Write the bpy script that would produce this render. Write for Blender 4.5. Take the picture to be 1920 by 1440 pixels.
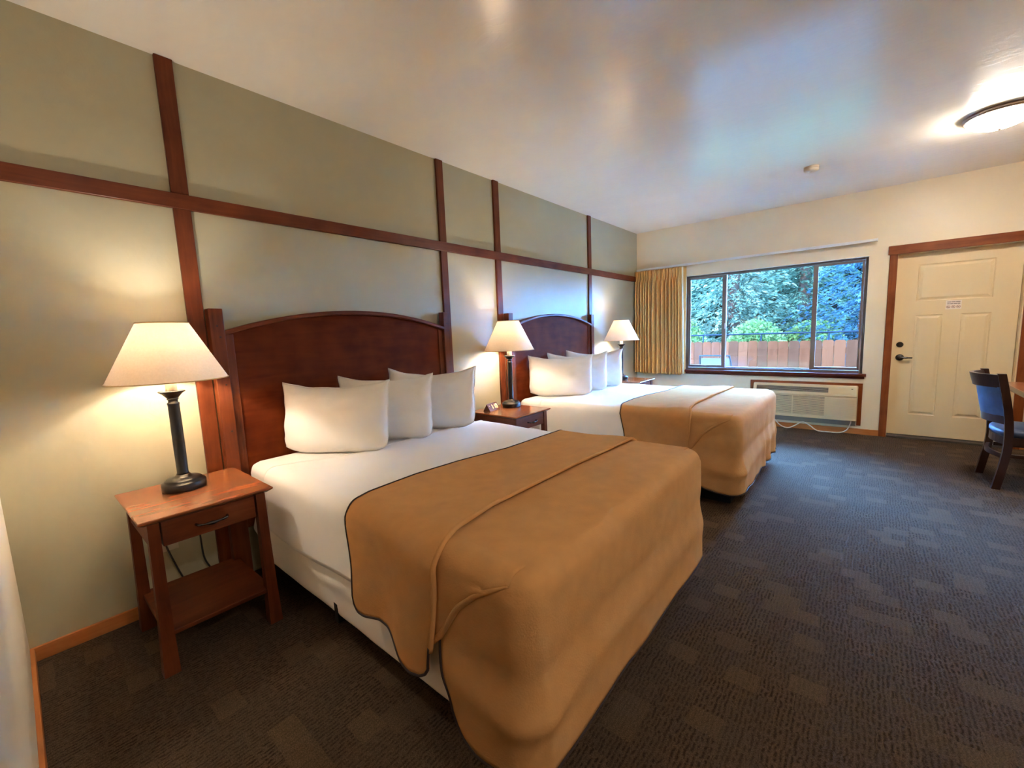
import bpy, bmesh, math, random
from mathutils import Vector, Matrix, noise

# ---------------------------------------------------------------- scene, camera, light
scene = bpy.context.scene
for o in list(bpy.data.objects):
    bpy.data.objects.remove(o)
COL = scene.collection
R = math.radians

CAMP = (2.7553, 0.3048, 1.3627)
YAW, PITCH, ROLL, FPX = 0.6984, -0.1214, -0.0394, 788.55
fw = Vector((-math.sin(YAW) * math.cos(PITCH), math.cos(YAW) * math.cos(PITCH), math.sin(PITCH)))
rt = Vector((math.cos(YAW), math.sin(YAW), 0))
up = rt.cross(fw)
r2 = math.cos(ROLL) * rt + math.sin(ROLL) * up
u2 = -math.sin(ROLL) * rt + math.cos(ROLL) * up
cd = bpy.data.cameras.new('camera')
cd.sensor_width = 36.0
cd.lens = 36.0 * FPX / 1920.0
cd.clip_start = 0.02
cam = bpy.data.objects.new('camera', cd)
COL.objects.link(cam)
M = Matrix((r2, u2, -fw)).transposed().to_4x4()
M.translation = Vector(CAMP)
cam.matrix_world = M
scene.camera = cam

# daylight: clear blue sky outside (the window is the only way in)
SKY = 180.0
world = bpy.data.worlds.new('sky')
scene.world = world
world.use_nodes = True
bg = world.node_tree.nodes['Background']
bg.inputs['Color'].default_value = (0.14, 0.41, 1.0, 1)
bg.inputs['Strength'].default_value = SKY
sun_d = bpy.data.lights.new('sun', 'SUN')
sun_d.energy = 40.0
sun_d.angle = R(1.0)
sun_d.color = (1.0, 0.95, 0.86)
sun = bpy.data.objects.new('sun', sun_d)
COL.objects.link(sun)
# sun stands behind the house, lighting the trees beyond the fence
sun.rotation_euler = Vector((0.35, 0.75, -0.80)).to_track_quat('-Z', 'Y').to_euler()

LAMP_W = 7.2
LAMP_C = (1.0, 0.885, 0.745)
CEIL_L = 60.0
FILL_L = 40.0  # strength of the ceiling light added out of view

vs = scene.view_settings
vs.view_transform = 'Standard'
vs.look = 'None'
vs.gamma = 1.0
vs.use_curve_mapping = False
vs.exposure = 1.38
scene.cycles.max_bounces = 10
scene.cycles.diffuse_bounces = 6
scene.cycles.glossy_bounces = 4
scene.cycles.transparent_max_bounces = 12
scene.cycles.sample_clamp_indirect = 40.0

D = 6.697          # far wall
H = 2.7886         # ceiling
NY = 0.218         # short wall at the left edge of the picture
XR = 4.9           # right wall
YB = -2.5          # wall behind

# ---------------------------------------------------------------- helpers
def tag(o, label=None, cat=None, group=None, kind=None):
    if label: o['label'] = label
    if cat: o['category'] = cat
    if group: o['group'] = group
    if kind: o['kind'] = kind
    return o

def thing(name, loc, label, cat, group=None, kind=None):
    o = bpy.data.objects.new(name, None)
    o.empty_display_size = 0.1
    COL.objects.link(o)
    o.location = loc
    return tag(o, label, cat, group, kind)

def root_loc(o):
    v = Vector((0, 0, 0))
    while o is not None:
        v += o.location
        o = o.parent
    return v

def finish(name, me, mat, parent=None, smooth=False, origin=None):
    """me is in world coordinates; becomes a child of parent (or an object with its origin at `origin`)."""
    o = bpy.data.objects.new(name, me)
    COL.objects.link(o)
    if parent is not None:
        o.parent = parent
        off = root_loc(parent)
    else:
        off = Vector(origin) if origin is not None else Vector((0, 0, 0))
        o.location = off
    me.transform(Matrix.Translation(-off))
    if smooth:
        me.polygons.foreach_set('use_smooth', [True] * len(me.polygons))
    if mat is not None:
        me.materials.append(mat)
    return o

def from_bm(name, bm, mat, parent=None, smooth=False, origin=None, recalc=True):
    if recalc:
        bmesh.ops.recalc_face_normals(bm, faces=bm.faces)
    me = bpy.data.meshes.new(name)
    bm.to_mesh(me)
    bm.free()
    return finish(name, me, mat, parent, smooth, origin)

def add_box(bm, x0, x1, y0, y1, z0, z1, bev=0.0, seg=2):
    vs_ = [bm.verts.new(p) for p in ((x0, y0, z0), (x1, y0, z0), (x1, y1, z0), (x0, y1, z0),
                                     (x0, y0, z1), (x1, y0, z1), (x1, y1, z1), (x0, y1, z1))]
    fs = [bm.faces.new([vs_[i] for i in f]) for f in ((0, 3, 2, 1), (4, 5, 6, 7), (0, 1, 5, 4), (1, 2, 6, 5), (2, 3, 7, 6), (3, 0, 4, 7))]
    if bev > 0:
        es = list({e for f in fs for e in f.edges})
        bmesh.ops.bevel(bm, geom=es, offset=bev, segments=seg, profile=0.5, affect='EDGES')
    return vs_

def box(name, x0, x1, y0, y1, z0, z1, mat, parent=None, bev=0.0, seg=2, smooth=False, origin=None):
    bm = bmesh.new()
    add_box(bm, x0, x1, y0, y1, z0, z1, bev, seg)
    return from_bm(name, bm, mat, parent, smooth, origin)

def add_loft(bm, rings, cap=True, closed=True):
    """rings: list of lists of points, same count."""
    vv = [[bm.verts.new(p) for p in r] for r in rings]
    n = len(vv[0])
    for a, b in zip(vv, vv[1:]):
        for i in range(n if closed else n - 1):
            j = (i + 1) % n
            bm.faces.new((a[i], a[j], b[j], b[i]))
    if cap:
        bm.faces.new(list(reversed(vv[0])))
        bm.faces.new(vv[-1])
    return vv

def lathe(bm, cx, cy, prof, n=32, cap=True):
    rings = [[(cx + r * math.cos(2 * math.pi * k / n), cy + r * math.sin(2 * math.pi * k / n), z) for k in range(n)] for r, z in prof]
    return add_loft(bm, rings, cap)

def spline(pts, n=8):
    """Catmull-Rom through pts."""
    P = [Vector(p) for p in pts]
    P = [P[0] * 2 - P[1]] + P + [P[-1] * 2 - P[-2]]
    out = []
    for i in range(1, len(P) - 2):
        p0, p1, p2, p3 = P[i - 1:i + 3]
        for k in range(n):
            t = k / n
            out.append(0.5 * ((2 * p1) + (p2 - p0) * t + (2 * p0 - 5 * p1 + 4 * p2 - p3) * t * t + (3 * p1 - p0 - 3 * p2 + p3) * t ** 3))
    out.append(P[-2])
    return out

def add_tube(bm, pts, r, n=8, cap=True):
    pts = [Vector(p) for p in pts]
    rad = r if isinstance(r, (list, tuple)) else [r] * len(pts)
    rings = []
    prev = None
    for i, p in enumerate(pts):
        t = (pts[min(i + 1, len(pts) - 1)] - pts[max(i - 1, 0)]).normalized()
        if prev is None:
            a = Vector((0, 0, 1)) if abs(t.z) < 0.9 else Vector((1, 0, 0))
            nrm = t.cross(a).normalized()
        else:
            nrm = (prev - t * prev.dot(t)).normalized()
        prev = nrm
        b = t.cross(nrm)
        rings.append([p + rad[i] * (nrm * math.cos(2 * math.pi * k / n) + b * math.sin(2 * math.pi * k / n)) for k in range(n)])
    add_loft(bm, rings, cap)

def tube(name, pts, r, mat, parent=None, n=8, origin=None):
    bm = bmesh.new()
    add_tube(bm, pts, r, n)
    return from_bm(name, bm, mat, parent, True, origin)

def add_bar(bm, path, w, h, cap=True):
    """Rectangular section swept along a plan path: w across (horizontal), h vertical; path = centre of the bottom."""
    pts = [Vector(p) for p in path]
    rings = []
    for i, p in enumerate(pts):
        t = (pts[min(i + 1, len(pts) - 1)] - pts[max(i - 1, 0)])
        t.z = 0
        t.normalize()
        nn = Vector((-t.y, t.x, 0))
        rings.append([p - nn * w / 2, p + nn * w / 2, p + nn * w / 2 + Vector((0, 0, h)), p - nn * w / 2 + Vector((0, 0, h))])
    add_loft(bm, rings, cap)

def grid_mesh(name, G, wrap=False):
    """G[i][j] points -> mesh"""
    ni, nj = len(G), len(G[0])
    verts = [tuple(p) for row in G for p in row]
    faces = []
    for i in range(ni - 1):
        for j in range(nj - 1):
            faces.append((i * nj + j, (i + 1) * nj + j, (i + 1) * nj + j + 1, i * nj + j + 1))
    me = bpy.data.meshes.new(name)
    me.from_pydata(verts, [], faces)
    return me

def solid(o, t, offset=1.0):
    m = o.modifiers.new('thickness', 'SOLIDIFY')
    m.thickness = t
    m.offset = offset
    return m

def lerp(a, b, t):
    return a + (b - a) * t

def interp(x, pts):
    if x <= pts[0][0]: return pts[0][1]
    for (a, b), (c, d) in zip(pts, pts[1:]):
        if x <= c:
            return b + (d - b) * (x - a) / (c - a)
    return pts[-1][1]

def sst(t):
    t = max(0.0, min(1.0, t))
    return t * t * (3 - 2 * t)

def nz(p, s, seed=0.0):
    return noise.noise(Vector(p) * s + Vector((seed, seed * 1.7, -seed)))

def copy_tree(o, delta=(0, 0, 0), parent=None):
    c = o.copy()
    COL.objects.link(c)
    c.parent = parent
    if parent is None:
        c.location = o.location + Vector(delta)
    for ch in list(o.children):
        copy_tree(ch, parent=c)
    return c

# ---------------------------------------------------------------- materials
def mat_new(name):
    m = bpy.data.materials.new(name)
    m.use_nodes = True
    nt = m.node_tree
    b = nt.nodes['Principled BSDF']
    return m, nt, b

def N(nt, t, **k):
    n = nt.nodes.new(t)
    for a, v in k.items():
        setattr(n, a, v)
    return n

def ramp(nt, stops):
    r = N(nt, 'ShaderNodeValToRGB')
    e = r.color_ramp.elements
    while len(e) < len(stops):
        e.new(0.5)
    for i, (p, c) in enumerate(stops):
        e[i].position = p
        e[i].color = (*c, 1)
    return r

def plain(name, col, rough=0.5, spec=0.5, metal=0.0, var=0.08, scale=6.0, bump=0.0, bscale=60.0, sheen=0.0, coat=0.0, ior=None):
    m, nt, b = mat_new(name)
    L = nt.links
    tc = N(nt, 'ShaderNodeTexCoord')
    no = N(nt, 'ShaderNodeTexNoise')
    no.inputs['Scale'].default_value = scale
    no.inputs['Detail'].default_value = 4
    L.new(tc.outputs['Object'], no.inputs['Vector'])
    lo = tuple(max(0, c * (1 - var)) for c in col)
    hi = tuple(min(1, c * (1 + var)) for c in col)
    r = ramp(nt, [(0.3, lo), (0.7, hi)])
    L.new(no.outputs['Fac'], r.inputs['Fac'])
    L.new(r.outputs['Color'], b.inputs['Base Color'])
    b.inputs['Roughness'].default_value = rough
    b.inputs['Metallic'].default_value = metal
    b.inputs['Specular IOR Level'].default_value = spec
    if ior: b.inputs['IOR'].default_value = ior
    b.inputs['Sheen Weight'].default_value = sheen
    b.inputs['Coat Weight'].default_value = coat
    if bump > 0:
        n2 = N(nt, 'ShaderNodeTexNoise')
        n2.inputs['Scale'].default_value = bscale
        n2.inputs['Detail'].default_value = 5
        L.new(tc.outputs['Object'], n2.inputs['Vector'])
        bp = N(nt, 'ShaderNodeBump')
        bp.inputs['Strength'].default_value = bump
        bp.inputs['Distance'].default_value = 0.01
        L.new(n2.outputs['Fac'], bp.inputs['Height'])
        L.new(bp.outputs['Normal'], b.inputs['Normal'])
    return m

def wood(name, dark, light, axis='z', rough=0.45, coat=0.08, stretch=14.0, scale=1.0, blotch=0.5, spec=0.16):
    m, nt, b = mat_new(name)
    L = nt.links
    tc = N(nt, 'ShaderNodeTexCoord')
    mp = N(nt, 'ShaderNodeMapping')
    s = {'x': (1, stretch, stretch), 'y': (stretch, 1, stretch), 'z': (stretch, stretch, 1)}[axis]
    mp.inputs['Scale'].default_value = tuple(v * scale for v in s)
    L.new(tc.outputs['Object'], mp.inputs['Vector'])
    n1 = N(nt, 'ShaderNodeTexNoise')
    n1.inputs['Scale'].default_value = 2.2
    n1.inputs['Detail'].default_value = 8
    n1.inputs['Roughness'].default_value = 0.6
    n1.inputs['Distortion'].default_value = 0.6
    L.new(mp.outputs['Vector'], n1.inputs['Vector'])
    n2 = N(nt, 'ShaderNodeTexNoise')
    n2.inputs['Scale'].default_value = 5.0
    n2.inputs['Detail'].default_value = 3
    L.new(tc.outputs['Object'], n2.inputs['Vector'])
    mx = N(nt, 'ShaderNodeMix')
    mx.data_type = 'FLOAT'
    mx.inputs['Factor'].default_value = blotch
    L.new(n1.outputs['Fac'], mx.inputs['A'])
    L.new(n2.outputs['Fac'], mx.inputs['B'])
    r = ramp(nt, [(0.32, dark), (0.68, light)])
    L.new(mx.outputs['Result'], r.inputs['Fac'])
    L.new(r.outputs['Color'], b.inputs['Base Color'])
    b.inputs['Roughness'].default_value = rough
    b.inputs['Coat Weight'].default_value = coat
    b.inputs['Coat Roughness'].default_value = 0.25
    b.inputs['Specular IOR Level'].default_value = spec
    bp = N(nt, 'ShaderNodeBump')
    bp.inputs['Strength'].default_value = 0.06
    bp.inputs['Distance'].default_value = 0.004
    L.new(n1.outputs['Fac'], bp.inputs['Height'])
    L.new(bp.outputs['Normal'], b.inputs['Normal'])
    return m

def plaster(name, col, rough, spec, bump=0.12, big=1.6, ior=1.5):
    """painted knock-down plaster: flat paint, low relief of trowel marks"""
    m, nt, b = mat_new(name)
    L = nt.links
    tc = N(nt, 'ShaderNodeTexCoord')
    n1 = N(nt, 'ShaderNodeTexNoise')
    n1.inputs['Scale'].default_value = big
    n1.inputs['Detail'].default_value = 3
    n1.inputs['Distortion'].default_value = 0.8
    L.new(tc.outputs['Object'], n1.inputs['Vector'])
    r = ramp(nt, [(0.3, tuple(c * 0.97 for c in col)), (0.7, tuple(min(1, c * 1.03) for c in col))])
    L.new(n1.outputs['Fac'], r.inputs['Fac'])
    L.new(r.outputs['Color'], b.inputs['Base Color'])
    b.inputs['Roughness'].default_value = rough
    b.inputs['Specular IOR Level'].default_value = spec
    b.inputs['IOR'].default_value = ior
    mp = N(nt, 'ShaderNodeMapping')
    mp.inputs['Scale'].default_value = (2.2, 5.0, 5.0)
    mp.inputs['Rotation'].default_value = (0.3, 0.5, 0.4)
    L.new(tc.outputs['Object'], mp.inputs['Vector'])
    n2 = N(nt, 'ShaderNodeTexNoise')
    n2.inputs['Scale'].default_value = 2.2
    n2.inputs['Detail'].default_value = 5
    n2.inputs['Distortion'].default_value = 1.6
    L.new(mp.outputs['Vector'], n2.inputs['Vector'])
    rr = ramp(nt, [(0.50, (0, 0, 0)), (0.56, (0.5, 0.5, 0.5)), (0.75, (0.62, 0.62, 0.62))])
    L.new(n2.outputs['Fac'], rr.inputs['Fac'])
    bp = N(nt, 'ShaderNodeBump')
    bp.inputs['Strength'].default_value = bump
    bp.inputs['Distance'].default_value = 0.006
    L.new(rr.outputs['Color'], bp.inputs['Height'])
    L.new(bp.outputs['Normal'], b.inputs['Normal'])
    return m

def carpet_mat():
    m, nt, b = mat_new('ribbed_carpet')
    L = nt.links
    tc = N(nt, 'ShaderNodeTexCoord')
    sep = N(nt, 'ShaderNodeSeparateXYZ')
    nw = N(nt, 'ShaderNodeTexNoise')
    nw.inputs['Scale'].default_value = 24.0
    nw.inputs['Detail'].default_value = 2
    L.new(tc.outputs['Object'], nw.inputs['Vector'])
    L.new(tc.outputs['Object'], sep.inputs['Vector'])
    def math_(op, a, bb=None, c=None):
        n = N(nt, 'ShaderNodeMath', operation=op)
        for i, v in enumerate((a, bb, c)):
            if v is None: continue
            if isinstance(v, (int, float)): n.inputs[i].default_value = v
            else: L.new(v, n.inputs[i])
        return n.outputs[0]
    wob = math_('MULTIPLY', math_('SUBTRACT', nw.outputs['Fac'], 0.5), 0.016)
    X = math_('ADD', sep.outputs['X'], wob)
    Y = math_('ADD', sep.outputs['Y'], wob)
    row = math_('FLOOR', math_('DIVIDE', Y, 0.092))
    wr = N(nt, 'ShaderNodeTexWhiteNoise', noise_dimensions='1D')
    L.new(row, wr.inputs['W'])
    cxo = math_('ADD', math_('DIVIDE', X, 0.112), math_('MULTIPLY', wr.outputs['Value'], 5.0))
    col_ = math_('FLOOR', cxo)
    cmb = N(nt, 'ShaderNodeCombineXYZ')
    L.new(col_, cmb.inputs[0]); L.new(row, cmb.inputs[1])
    wn = N(nt, 'ShaderNodeTexWhiteNoise', noise_dimensions='3D')
    L.new(cmb.outputs[0], wn.inputs['Vector'])
    rnd = wn.outputs['Value']
    # ribs run along y, broken per block
    ph = math_('MULTIPLY', rnd, 6.0)
    rib = math_('SINE', math_('ADD', math_('MULTIPLY', X, 2 * math.pi / 0.0150), ph))
    rib01 = math_('MULTIPLY', math_('ADD', rib, 1.0), 0.5)
    nf = N(nt, 'ShaderNodeTexNoise')
    nf.inputs['Scale'].default_value = 260.0
    nf.inputs['Detail'].default_value = 3
    L.new(tc.outputs['Object'], nf.inputs['Vector'])
    ribon = math_('MAXIMUM', 0.30, math_('MULTIPLY', math_('GREATER_THAN', rnd, 0.17), math_('ADD', 0.55, math_('MULTIPLY', rnd, 0.45))))
    nb = N(nt, 'ShaderNodeTexNoise')
    nb.inputs['Scale'].default_value = 55.0
    nb.inputs['Detail'].default_value = 2
    L.new(tc.outputs['Object'], nb.inputs['Vector'])
    brk = N(nt, 'ShaderNodeMapRange')
    brk.inputs['From Min'].default_value = 0.36
    brk.inputs['From Max'].default_value = 0.56
    L.new(nb.outputs['Fac'], brk.inputs['Value'])
    ribv = math_('MULTIPLY', math_('MULTIPLY', rib01, ribon), brk.outputs['Result'])
    cr = ramp(nt, [(0.0, (0.090, 0.057, 0.034)), (0.15, (0.083, 0.053, 0.033)), (0.19, (0.078, 0.050, 0.032)), (0.6, (0.070, 0.046, 0.031)), (1.0, (0.082, 0.052, 0.033))])
    L.new(rnd, cr.inputs['Fac'])
    dk = N(nt, 'ShaderNodeMix', data_type='RGBA')
    L.new(math_('MULTIPLY', ribv, 0.85), dk.inputs['Factor'])
    L.new(cr.outputs['Color'], dk.inputs['A'])
    dk.inputs['B'].default_value = (0.020, 0.013, 0.0095, 1)
    sp = N(nt, 'ShaderNodeMix', data_type='RGBA', blend_type='MULTIPLY')
    sp.inputs['Factor'].default_value = 1.0
    rs = ramp(nt, [(0.3, (0.55, 0.55, 0.55)), (0.7, (1.4, 1.4, 1.4))])
    L.new(nf.outputs['Fac'], rs.inputs['Fac'])
    L.new(dk.outputs['Result'], sp.inputs['A'])
    L.new(rs.outputs['Color'], sp.inputs['B'])
    L.new(sp.outputs['Result'], b.inputs['Base Color'])
    b.inputs['Roughness'].default_value = 0.95
    b.inputs['Specular IOR Level'].default_value = 0.02
    b.inputs['Sheen Weight'].default_value = 0.0
    hgt = math_('ADD', math_('MULTIPLY', ribv, -0.6), math_('MULTIPLY', nf.outputs['Fac'], 0.7))
    bp = N(nt, 'ShaderNodeBump')
    bp.inputs['Strength'].default_value = 0.5
    bp.inputs['Distance'].default_value = 0.006
    L.new(hgt, bp.inputs['Height'])
    L.new(bp.outputs['Normal'], b.inputs['Normal'])
    return m

def emit(name, col, strength):
    m, nt, b = mat_new(name)
    b.inputs['Base Color'].default_value = (*col, 1)
    b.inputs['Emission Color'].default_value = (*col, 1)
    b.inputs['Emission Strength'].default_value = strength
    return m

def shade_mat():
    m, nt, b = mat_new('lampshade_fabric')
    L = nt.links
    nt.nodes.remove(b)
    out = nt.nodes['Material Output']
    tc = N(nt, 'ShaderNodeTexCoord')
    no = N(nt, 'ShaderNodeTexNoise')
    no.inputs['Scale'].default_value = 120
    L.new(tc.outputs['Object'], no.inputs['Vector'])
    r = ramp(nt, [(0.3, (0.84, 0.71, 0.54)), (0.7, (0.90, 0.77, 0.60))])
    L.new(no.outputs['Fac'], r.inputs['Fac'])
    d = N(nt, 'ShaderNodeBsdfDiffuse')
    t = N(nt, 'ShaderNodeBsdfTranslucent')
    L.new(r.outputs['Color'], d.inputs['Color'])
    t.inputs['Color'].default_value = (0.90, 0.65, 0.44, 1)
    mx = N(nt, 'ShaderNodeMixShader')
    mx.inputs['Fac'].default_value = 0.046
    L.new(d.outputs[0], mx.inputs[1])
    L.new(t.outputs[0], mx.inputs[2])
    L.new(mx.outputs[0], out.inputs['Surface'])
    return m

def glass_mat():
    m, nt, b = mat_new('window_glass')
    L = nt.links
    nt.nodes.remove(b)
    out = nt.nodes['Material Output']
    fr = N(nt, 'ShaderNodeFresnel')
    fr.inputs['IOR'].default_value = 1.45
    g = N(nt, 'ShaderNodeBsdfGlossy')
    g.inputs['Roughness'].default_value = 0.0
    t = N(nt, 'ShaderNodeBsdfTransparent')
    t.inputs['Color'].default_value = (0.93, 0.97, 0.97, 1)
    mx = N(nt, 'ShaderNodeMixShader')
    L.new(fr.outputs[0], mx.inputs['Fac'])
    L.new(t.outputs[0], mx.inputs[1])
    L.new(g.outputs[0], mx.inputs[2])
    L.new(mx.outputs[0], out.inputs['Surface'])
    return m

def foliage_mat(name, c0, c1, c2):
    m, nt, b = mat_new(name)
    L = nt.links
    tc = N(nt, 'ShaderNodeTexCoord')
    no = N(nt, 'ShaderNodeTexNoise')
    no.inputs['Scale'].default_value = 1.1
    no.inputs['Detail'].default_value = 6
    no.inputs['Roughness'].default_value = 0.75
    L.new(tc.outputs['Object'], no.inputs['Vector'])
    r = ramp(nt, [(0.35, c0), (0.52, c1), (0.68, c2)])
    L.new(no.outputs['Fac'], r.inputs['Fac'])
    nt.nodes.remove(b)
    d = N(nt, 'ShaderNodeBsdfDiffuse')
    t = N(nt, 'ShaderNodeBsdfTranslucent')
    L.new(r.outputs['Color'], d.inputs['Color'])
    L.new(r.outputs['Color'], t.inputs['Color'])
    mx = N(nt, 'ShaderNodeMixShader')
    mx.inputs['Fac'].default_value = 0.42
    L.new(d.outputs[0], mx.inputs[1])
    L.new(t.outputs[0], mx.inputs[2])
    L.new(mx.outputs[0], nt.nodes['Material Output'].inputs['Surface'])
    return m

SAGE = plaster('sage_wall_paint', (0.408, 0.375, 0.258), 0.42, 0.38, bump=0.06)
CREAM = plaster('cream_wall_paint', (0.73000, 0.59655, 0.40480), 0.42, 0.4, bump=0.10)
CEILM = plaster('ceiling_gloss_paint', (0.91, 0.855, 0.77), 0.21, 0.7, bump=0.09, big=1.0, ior=1.6)
CARPET = carpet_mat()
CH_D, CH_L = (0.062, 0.012, 0.004), (0.175, 0.042, 0.012)
W_Z = wood('cherry_wood_upright', CH_D, CH_L, 'z')
W_Y = wood('cherry_wood_lengthwise', CH_D, CH_L, 'y')
W_X = wood('cherry_wood_crosswise', CH_D, CH_L, 'x')
W_PANEL = wood('headboard_veneer', (0.06000, 0.00960, 0.00330), (0.14375, 0.02880, 0.00880), 'y', rough=0.50, coat=0.0, stretch=9, blotch=0.6, spec=0.015)
W_TOP = wood('nightstand_top_veneer', (0.165, 0.050, 0.019), (0.265, 0.092, 0.037), 'y', rough=0.22, coat=0.6, stretch=8)
W_DOORTRIM = wood('fir_door_casing', (0.125, 0.026, 0.006), (0.270, 0.068, 0.016), 'z', stretch=16)
W_DOORTOP = wood('fir_door_header', (0.125, 0.026, 0.006), (0.270, 0.068, 0.016), 'x', stretch=16)
W_BASE = wood('fir_baseboard', (0.34, 0.115, 0.030), (0.52, 0.195, 0.060), 'y', stretch=16)
W_SILL = wood('dark_sill_wood', (0.070, 0.016, 0.008), (0.130, 0.032, 0.014), 'x', spec=0.05, rough=0.6, coat=0.0)
W_CHAIR = wood('dark_chair_wood', (0.026, 0.010, 0.007), (0.060, 0.022, 0.014), 'z', rough=0.3, coat=0.5)
W_TABLE = wood('table_top_wood', (0.17, 0.045, 0.014), (0.33, 0.10, 0.032), 'y', rough=0.22, coat=0.6)
WHITE = plain('white_cotton', (0.79800, 0.76808, 0.73511), rough=0.85, spec=0.15, var=0.015, bump=0.06, bscale=90, sheen=0.1)
WHITE2 = plain('white_box_spring_cover', (0.81400, 0.77000, 0.71500), rough=0.85, spec=0.15, var=0.02, bump=0.10, bscale=30)
PILLOWM = plain('pillowcase_cotton', (0.80, 0.765, 0.715), rough=0.85, spec=0.15, var=0.015, bump=0.05, bscale=70)
FLEECE = plain('tan_fleece', (0.545, 0.280, 0.110), rough=0.95, spec=0.03, var=0.06, scale=14, bump=0.16, bscale=170, sheen=0.0)
STITCH = plain('brown_overlock_thread', (0.026, 0.012, 0.009), rough=0.8, var=0.2, scale=200)
BLACK = plain('black_bed_base', (0.006, 0.006, 0.007), rough=0.7, spec=0.2)
BRONZE = plain('oil_rubbed_bronze', (0.009, 0.007, 0.006), rough=0.34, spec=0.4, var=0.1, scale=10, coat=0.1)
CANDLE = plain('ivory_candle_sleeve', (0.80, 0.72, 0.56), rough=0.4)
SHADE = shade_mat()
SHADE_RIM = plain('lampshade_rim_tape', (0.62, 0.44, 0.22), rough=0.7)
BULB = emit('lamp_bulb_glass', LAMP_C, 30.0)
CORD = plain('black_rubber_cord', (0.008, 0.008, 0.008), rough=0.5)
PLATE = plain('ivory_plastic', (0.62, 0.55, 0.42), rough=0.4)
WINFRAME = plain('bronze_aluminium', (0.17, 0.135, 0.115), rough=0.5, spec=0.2)
JAMB = plain('white_window_return', (0.72, 0.72, 0.70), rough=0.5)
ALU = plain('bright_aluminium_edge', (0.62, 0.62, 0.62), rough=0.3, metal=0.6)
GLASS = glass_mat()
CURTAIN = plain('mustard_curtain_fabric', (0.66, 0.355, 0.105), rough=0.8, spec=0.2, var=0.05, scale=8, sheen=0.2, bump=0.08, bscale=300)
LINING = plain('cream_curtain_lining', (0.74, 0.66, 0.46), rough=0.8)
TRACK = plain('white_curtain_track', (0.66, 0.64, 0.62), rough=0.4)
ACM = plain('ivory_ac_plastic', (0.62, 0.475, 0.285), rough=0.55, spec=0.2, var=0.02)
ACDARK = plain('ac_grille_recess', (0.045, 0.036, 0.024), rough=0.8, spec=0.1)
ACCORD = plain('white_vinyl_cord', (0.72, 0.66, 0.60), rough=0.4)
ACLOW = plain('ac_sleeve_shaded', (0.22, 0.19, 0.15), rough=0.5)  # grey carries the shade on the panel under the housing
DOORP = plain('cream_door_paint', (0.70000, 0.52865, 0.29900), rough=0.42, var=0.015, scale=3)
DKMETAL = plain('black_door_hardware', (0.012, 0.010, 0.010), rough=0.25, spec=0.6, coat=0.3)
THRESH = plain('dark_threshold', (0.050, 0.036, 0.027), rough=0.5)
STICKER = plain('white_sticker_paper', (0.74, 0.62, 0.52), rough=0.5, var=0.01)
PRINT = plain('grey_sticker_print', (0.22, 0.17, 0.15), rough=0.6)
REDP = plain('red_sticker_print', (0.40, 0.15, 0.09), rough=0.6)
BLACKP = plain('black_sticker_print', (0.05, 0.03, 0.02), rough=0.6)
CUSHION = plain('daylight_tinted_vinyl', (0.055, 0.078, 0.150), rough=0.5, spec=0.25, var=0.25, scale=9, coat=0.0)  # blue in the colour stands for daylight reflected by dark vinyl
CUSHSIDE = plain('olive_seat_piping', (0.10, 0.075, 0.045), rough=0.6)
CLOCKW = wood('walnut_clock_case', (0.060, 0.020, 0.009), (0.150, 0.055, 0.024), 'y', rough=0.4, stretch=20)
DIGIT = emit('amber_clock_digits', (1.0, 0.55, 0.16), 1.6)
BOWL = emit('frosted_ceiling_bowl', (1.0, 0.885, 0.745), CEIL_L)
FILLBOWL = emit('frosted_fill_bowl', (1.0, 0.885, 0.745), FILL_L)
NICKEL = plain('brushed_bronze_rim', (0.32, 0.24, 0.19), rough=0.35, metal=0.7)
DETECT = plain('ivory_detector_plastic', (0.70, 0.58, 0.42), rough=0.45)
FENCEM = wood('cedar_fence_plank', (0.02559, 0.00550, 0.00216), (0.04505, 0.01022, 0.00436), 'z', rough=0.9, coat=0.0, stretch=10, spec=0.0, scale=1.3)
FENCEM2 = wood('weathered_cedar_plank', (0.01843, 0.00472, 0.00216), (0.03379, 0.00904, 0.00436), 'z', rough=0.9, coat=0.0, stretch=10, spec=0.0, scale=1.1)
RAILM = plain('dark_rail_metal', (0.004, 0.004, 0.005), rough=0.8, spec=0.0)
CONCRETE = plain('patio_concrete', (0.27, 0.26, 0.215), rough=0.9, bump=0.2)
LAWN = plain('lawn_grass', (0.030, 0.055, 0.020), rough=0.95, spec=0.0, var=0.4, scale=3, bump=0.5, bscale=40)
BARK = plain('conifer_bark', (0.01500, 0.00676, 0.00416), rough=0.95, spec=0.0, var=0.4, scale=9, bump=0.8, bscale=25)
FOL_CYAN = foliage_mat('pale_cedar_foliage', (0.00965, 0.01264, 0.00762), (0.01616, 0.02107, 0.01255), (0.05386, 0.04404, 0.02510))
FOL_GREEN = foliage_mat('green_fir_foliage', (0.00605, 0.00927, 0.00506), (0.00975, 0.01433, 0.00772), (0.02593, 0.02969, 0.01547))
FOL_BLUE = foliage_mat('blue_spruce_foliage', (0.00347, 0.00701, 0.00859), (0.00539, 0.01047, 0.01298), (0.01196, 0.01883, 0.02096))
FOL_BUSH = foliage_mat('bright_shrub_foliage', (0.01385, 0.02097, 0.00567), (0.02253, 0.03006, 0.00845), (0.05067, 0.04886, 0.01692))
SLING = plain('patio_sling_fabric', (0.040, 0.030, 0.022), rough=0.8, spec=0.0)
CHAIRMETAL = plain('patio_chair_frame', (0.008, 0.009, 0.010), rough=0.8, spec=0.0)
ROOFM = plain('roof_underside', (0.35, 0.28, 0.20), rough=0.8)
STUCCO = plain('outside_wall_paint', (0.45, 0.40, 0.33), rough=0.9)

# ---------------------------------------------------------------- the room
def struct(o):
    o['kind'] = 'structure'
    return o

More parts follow.
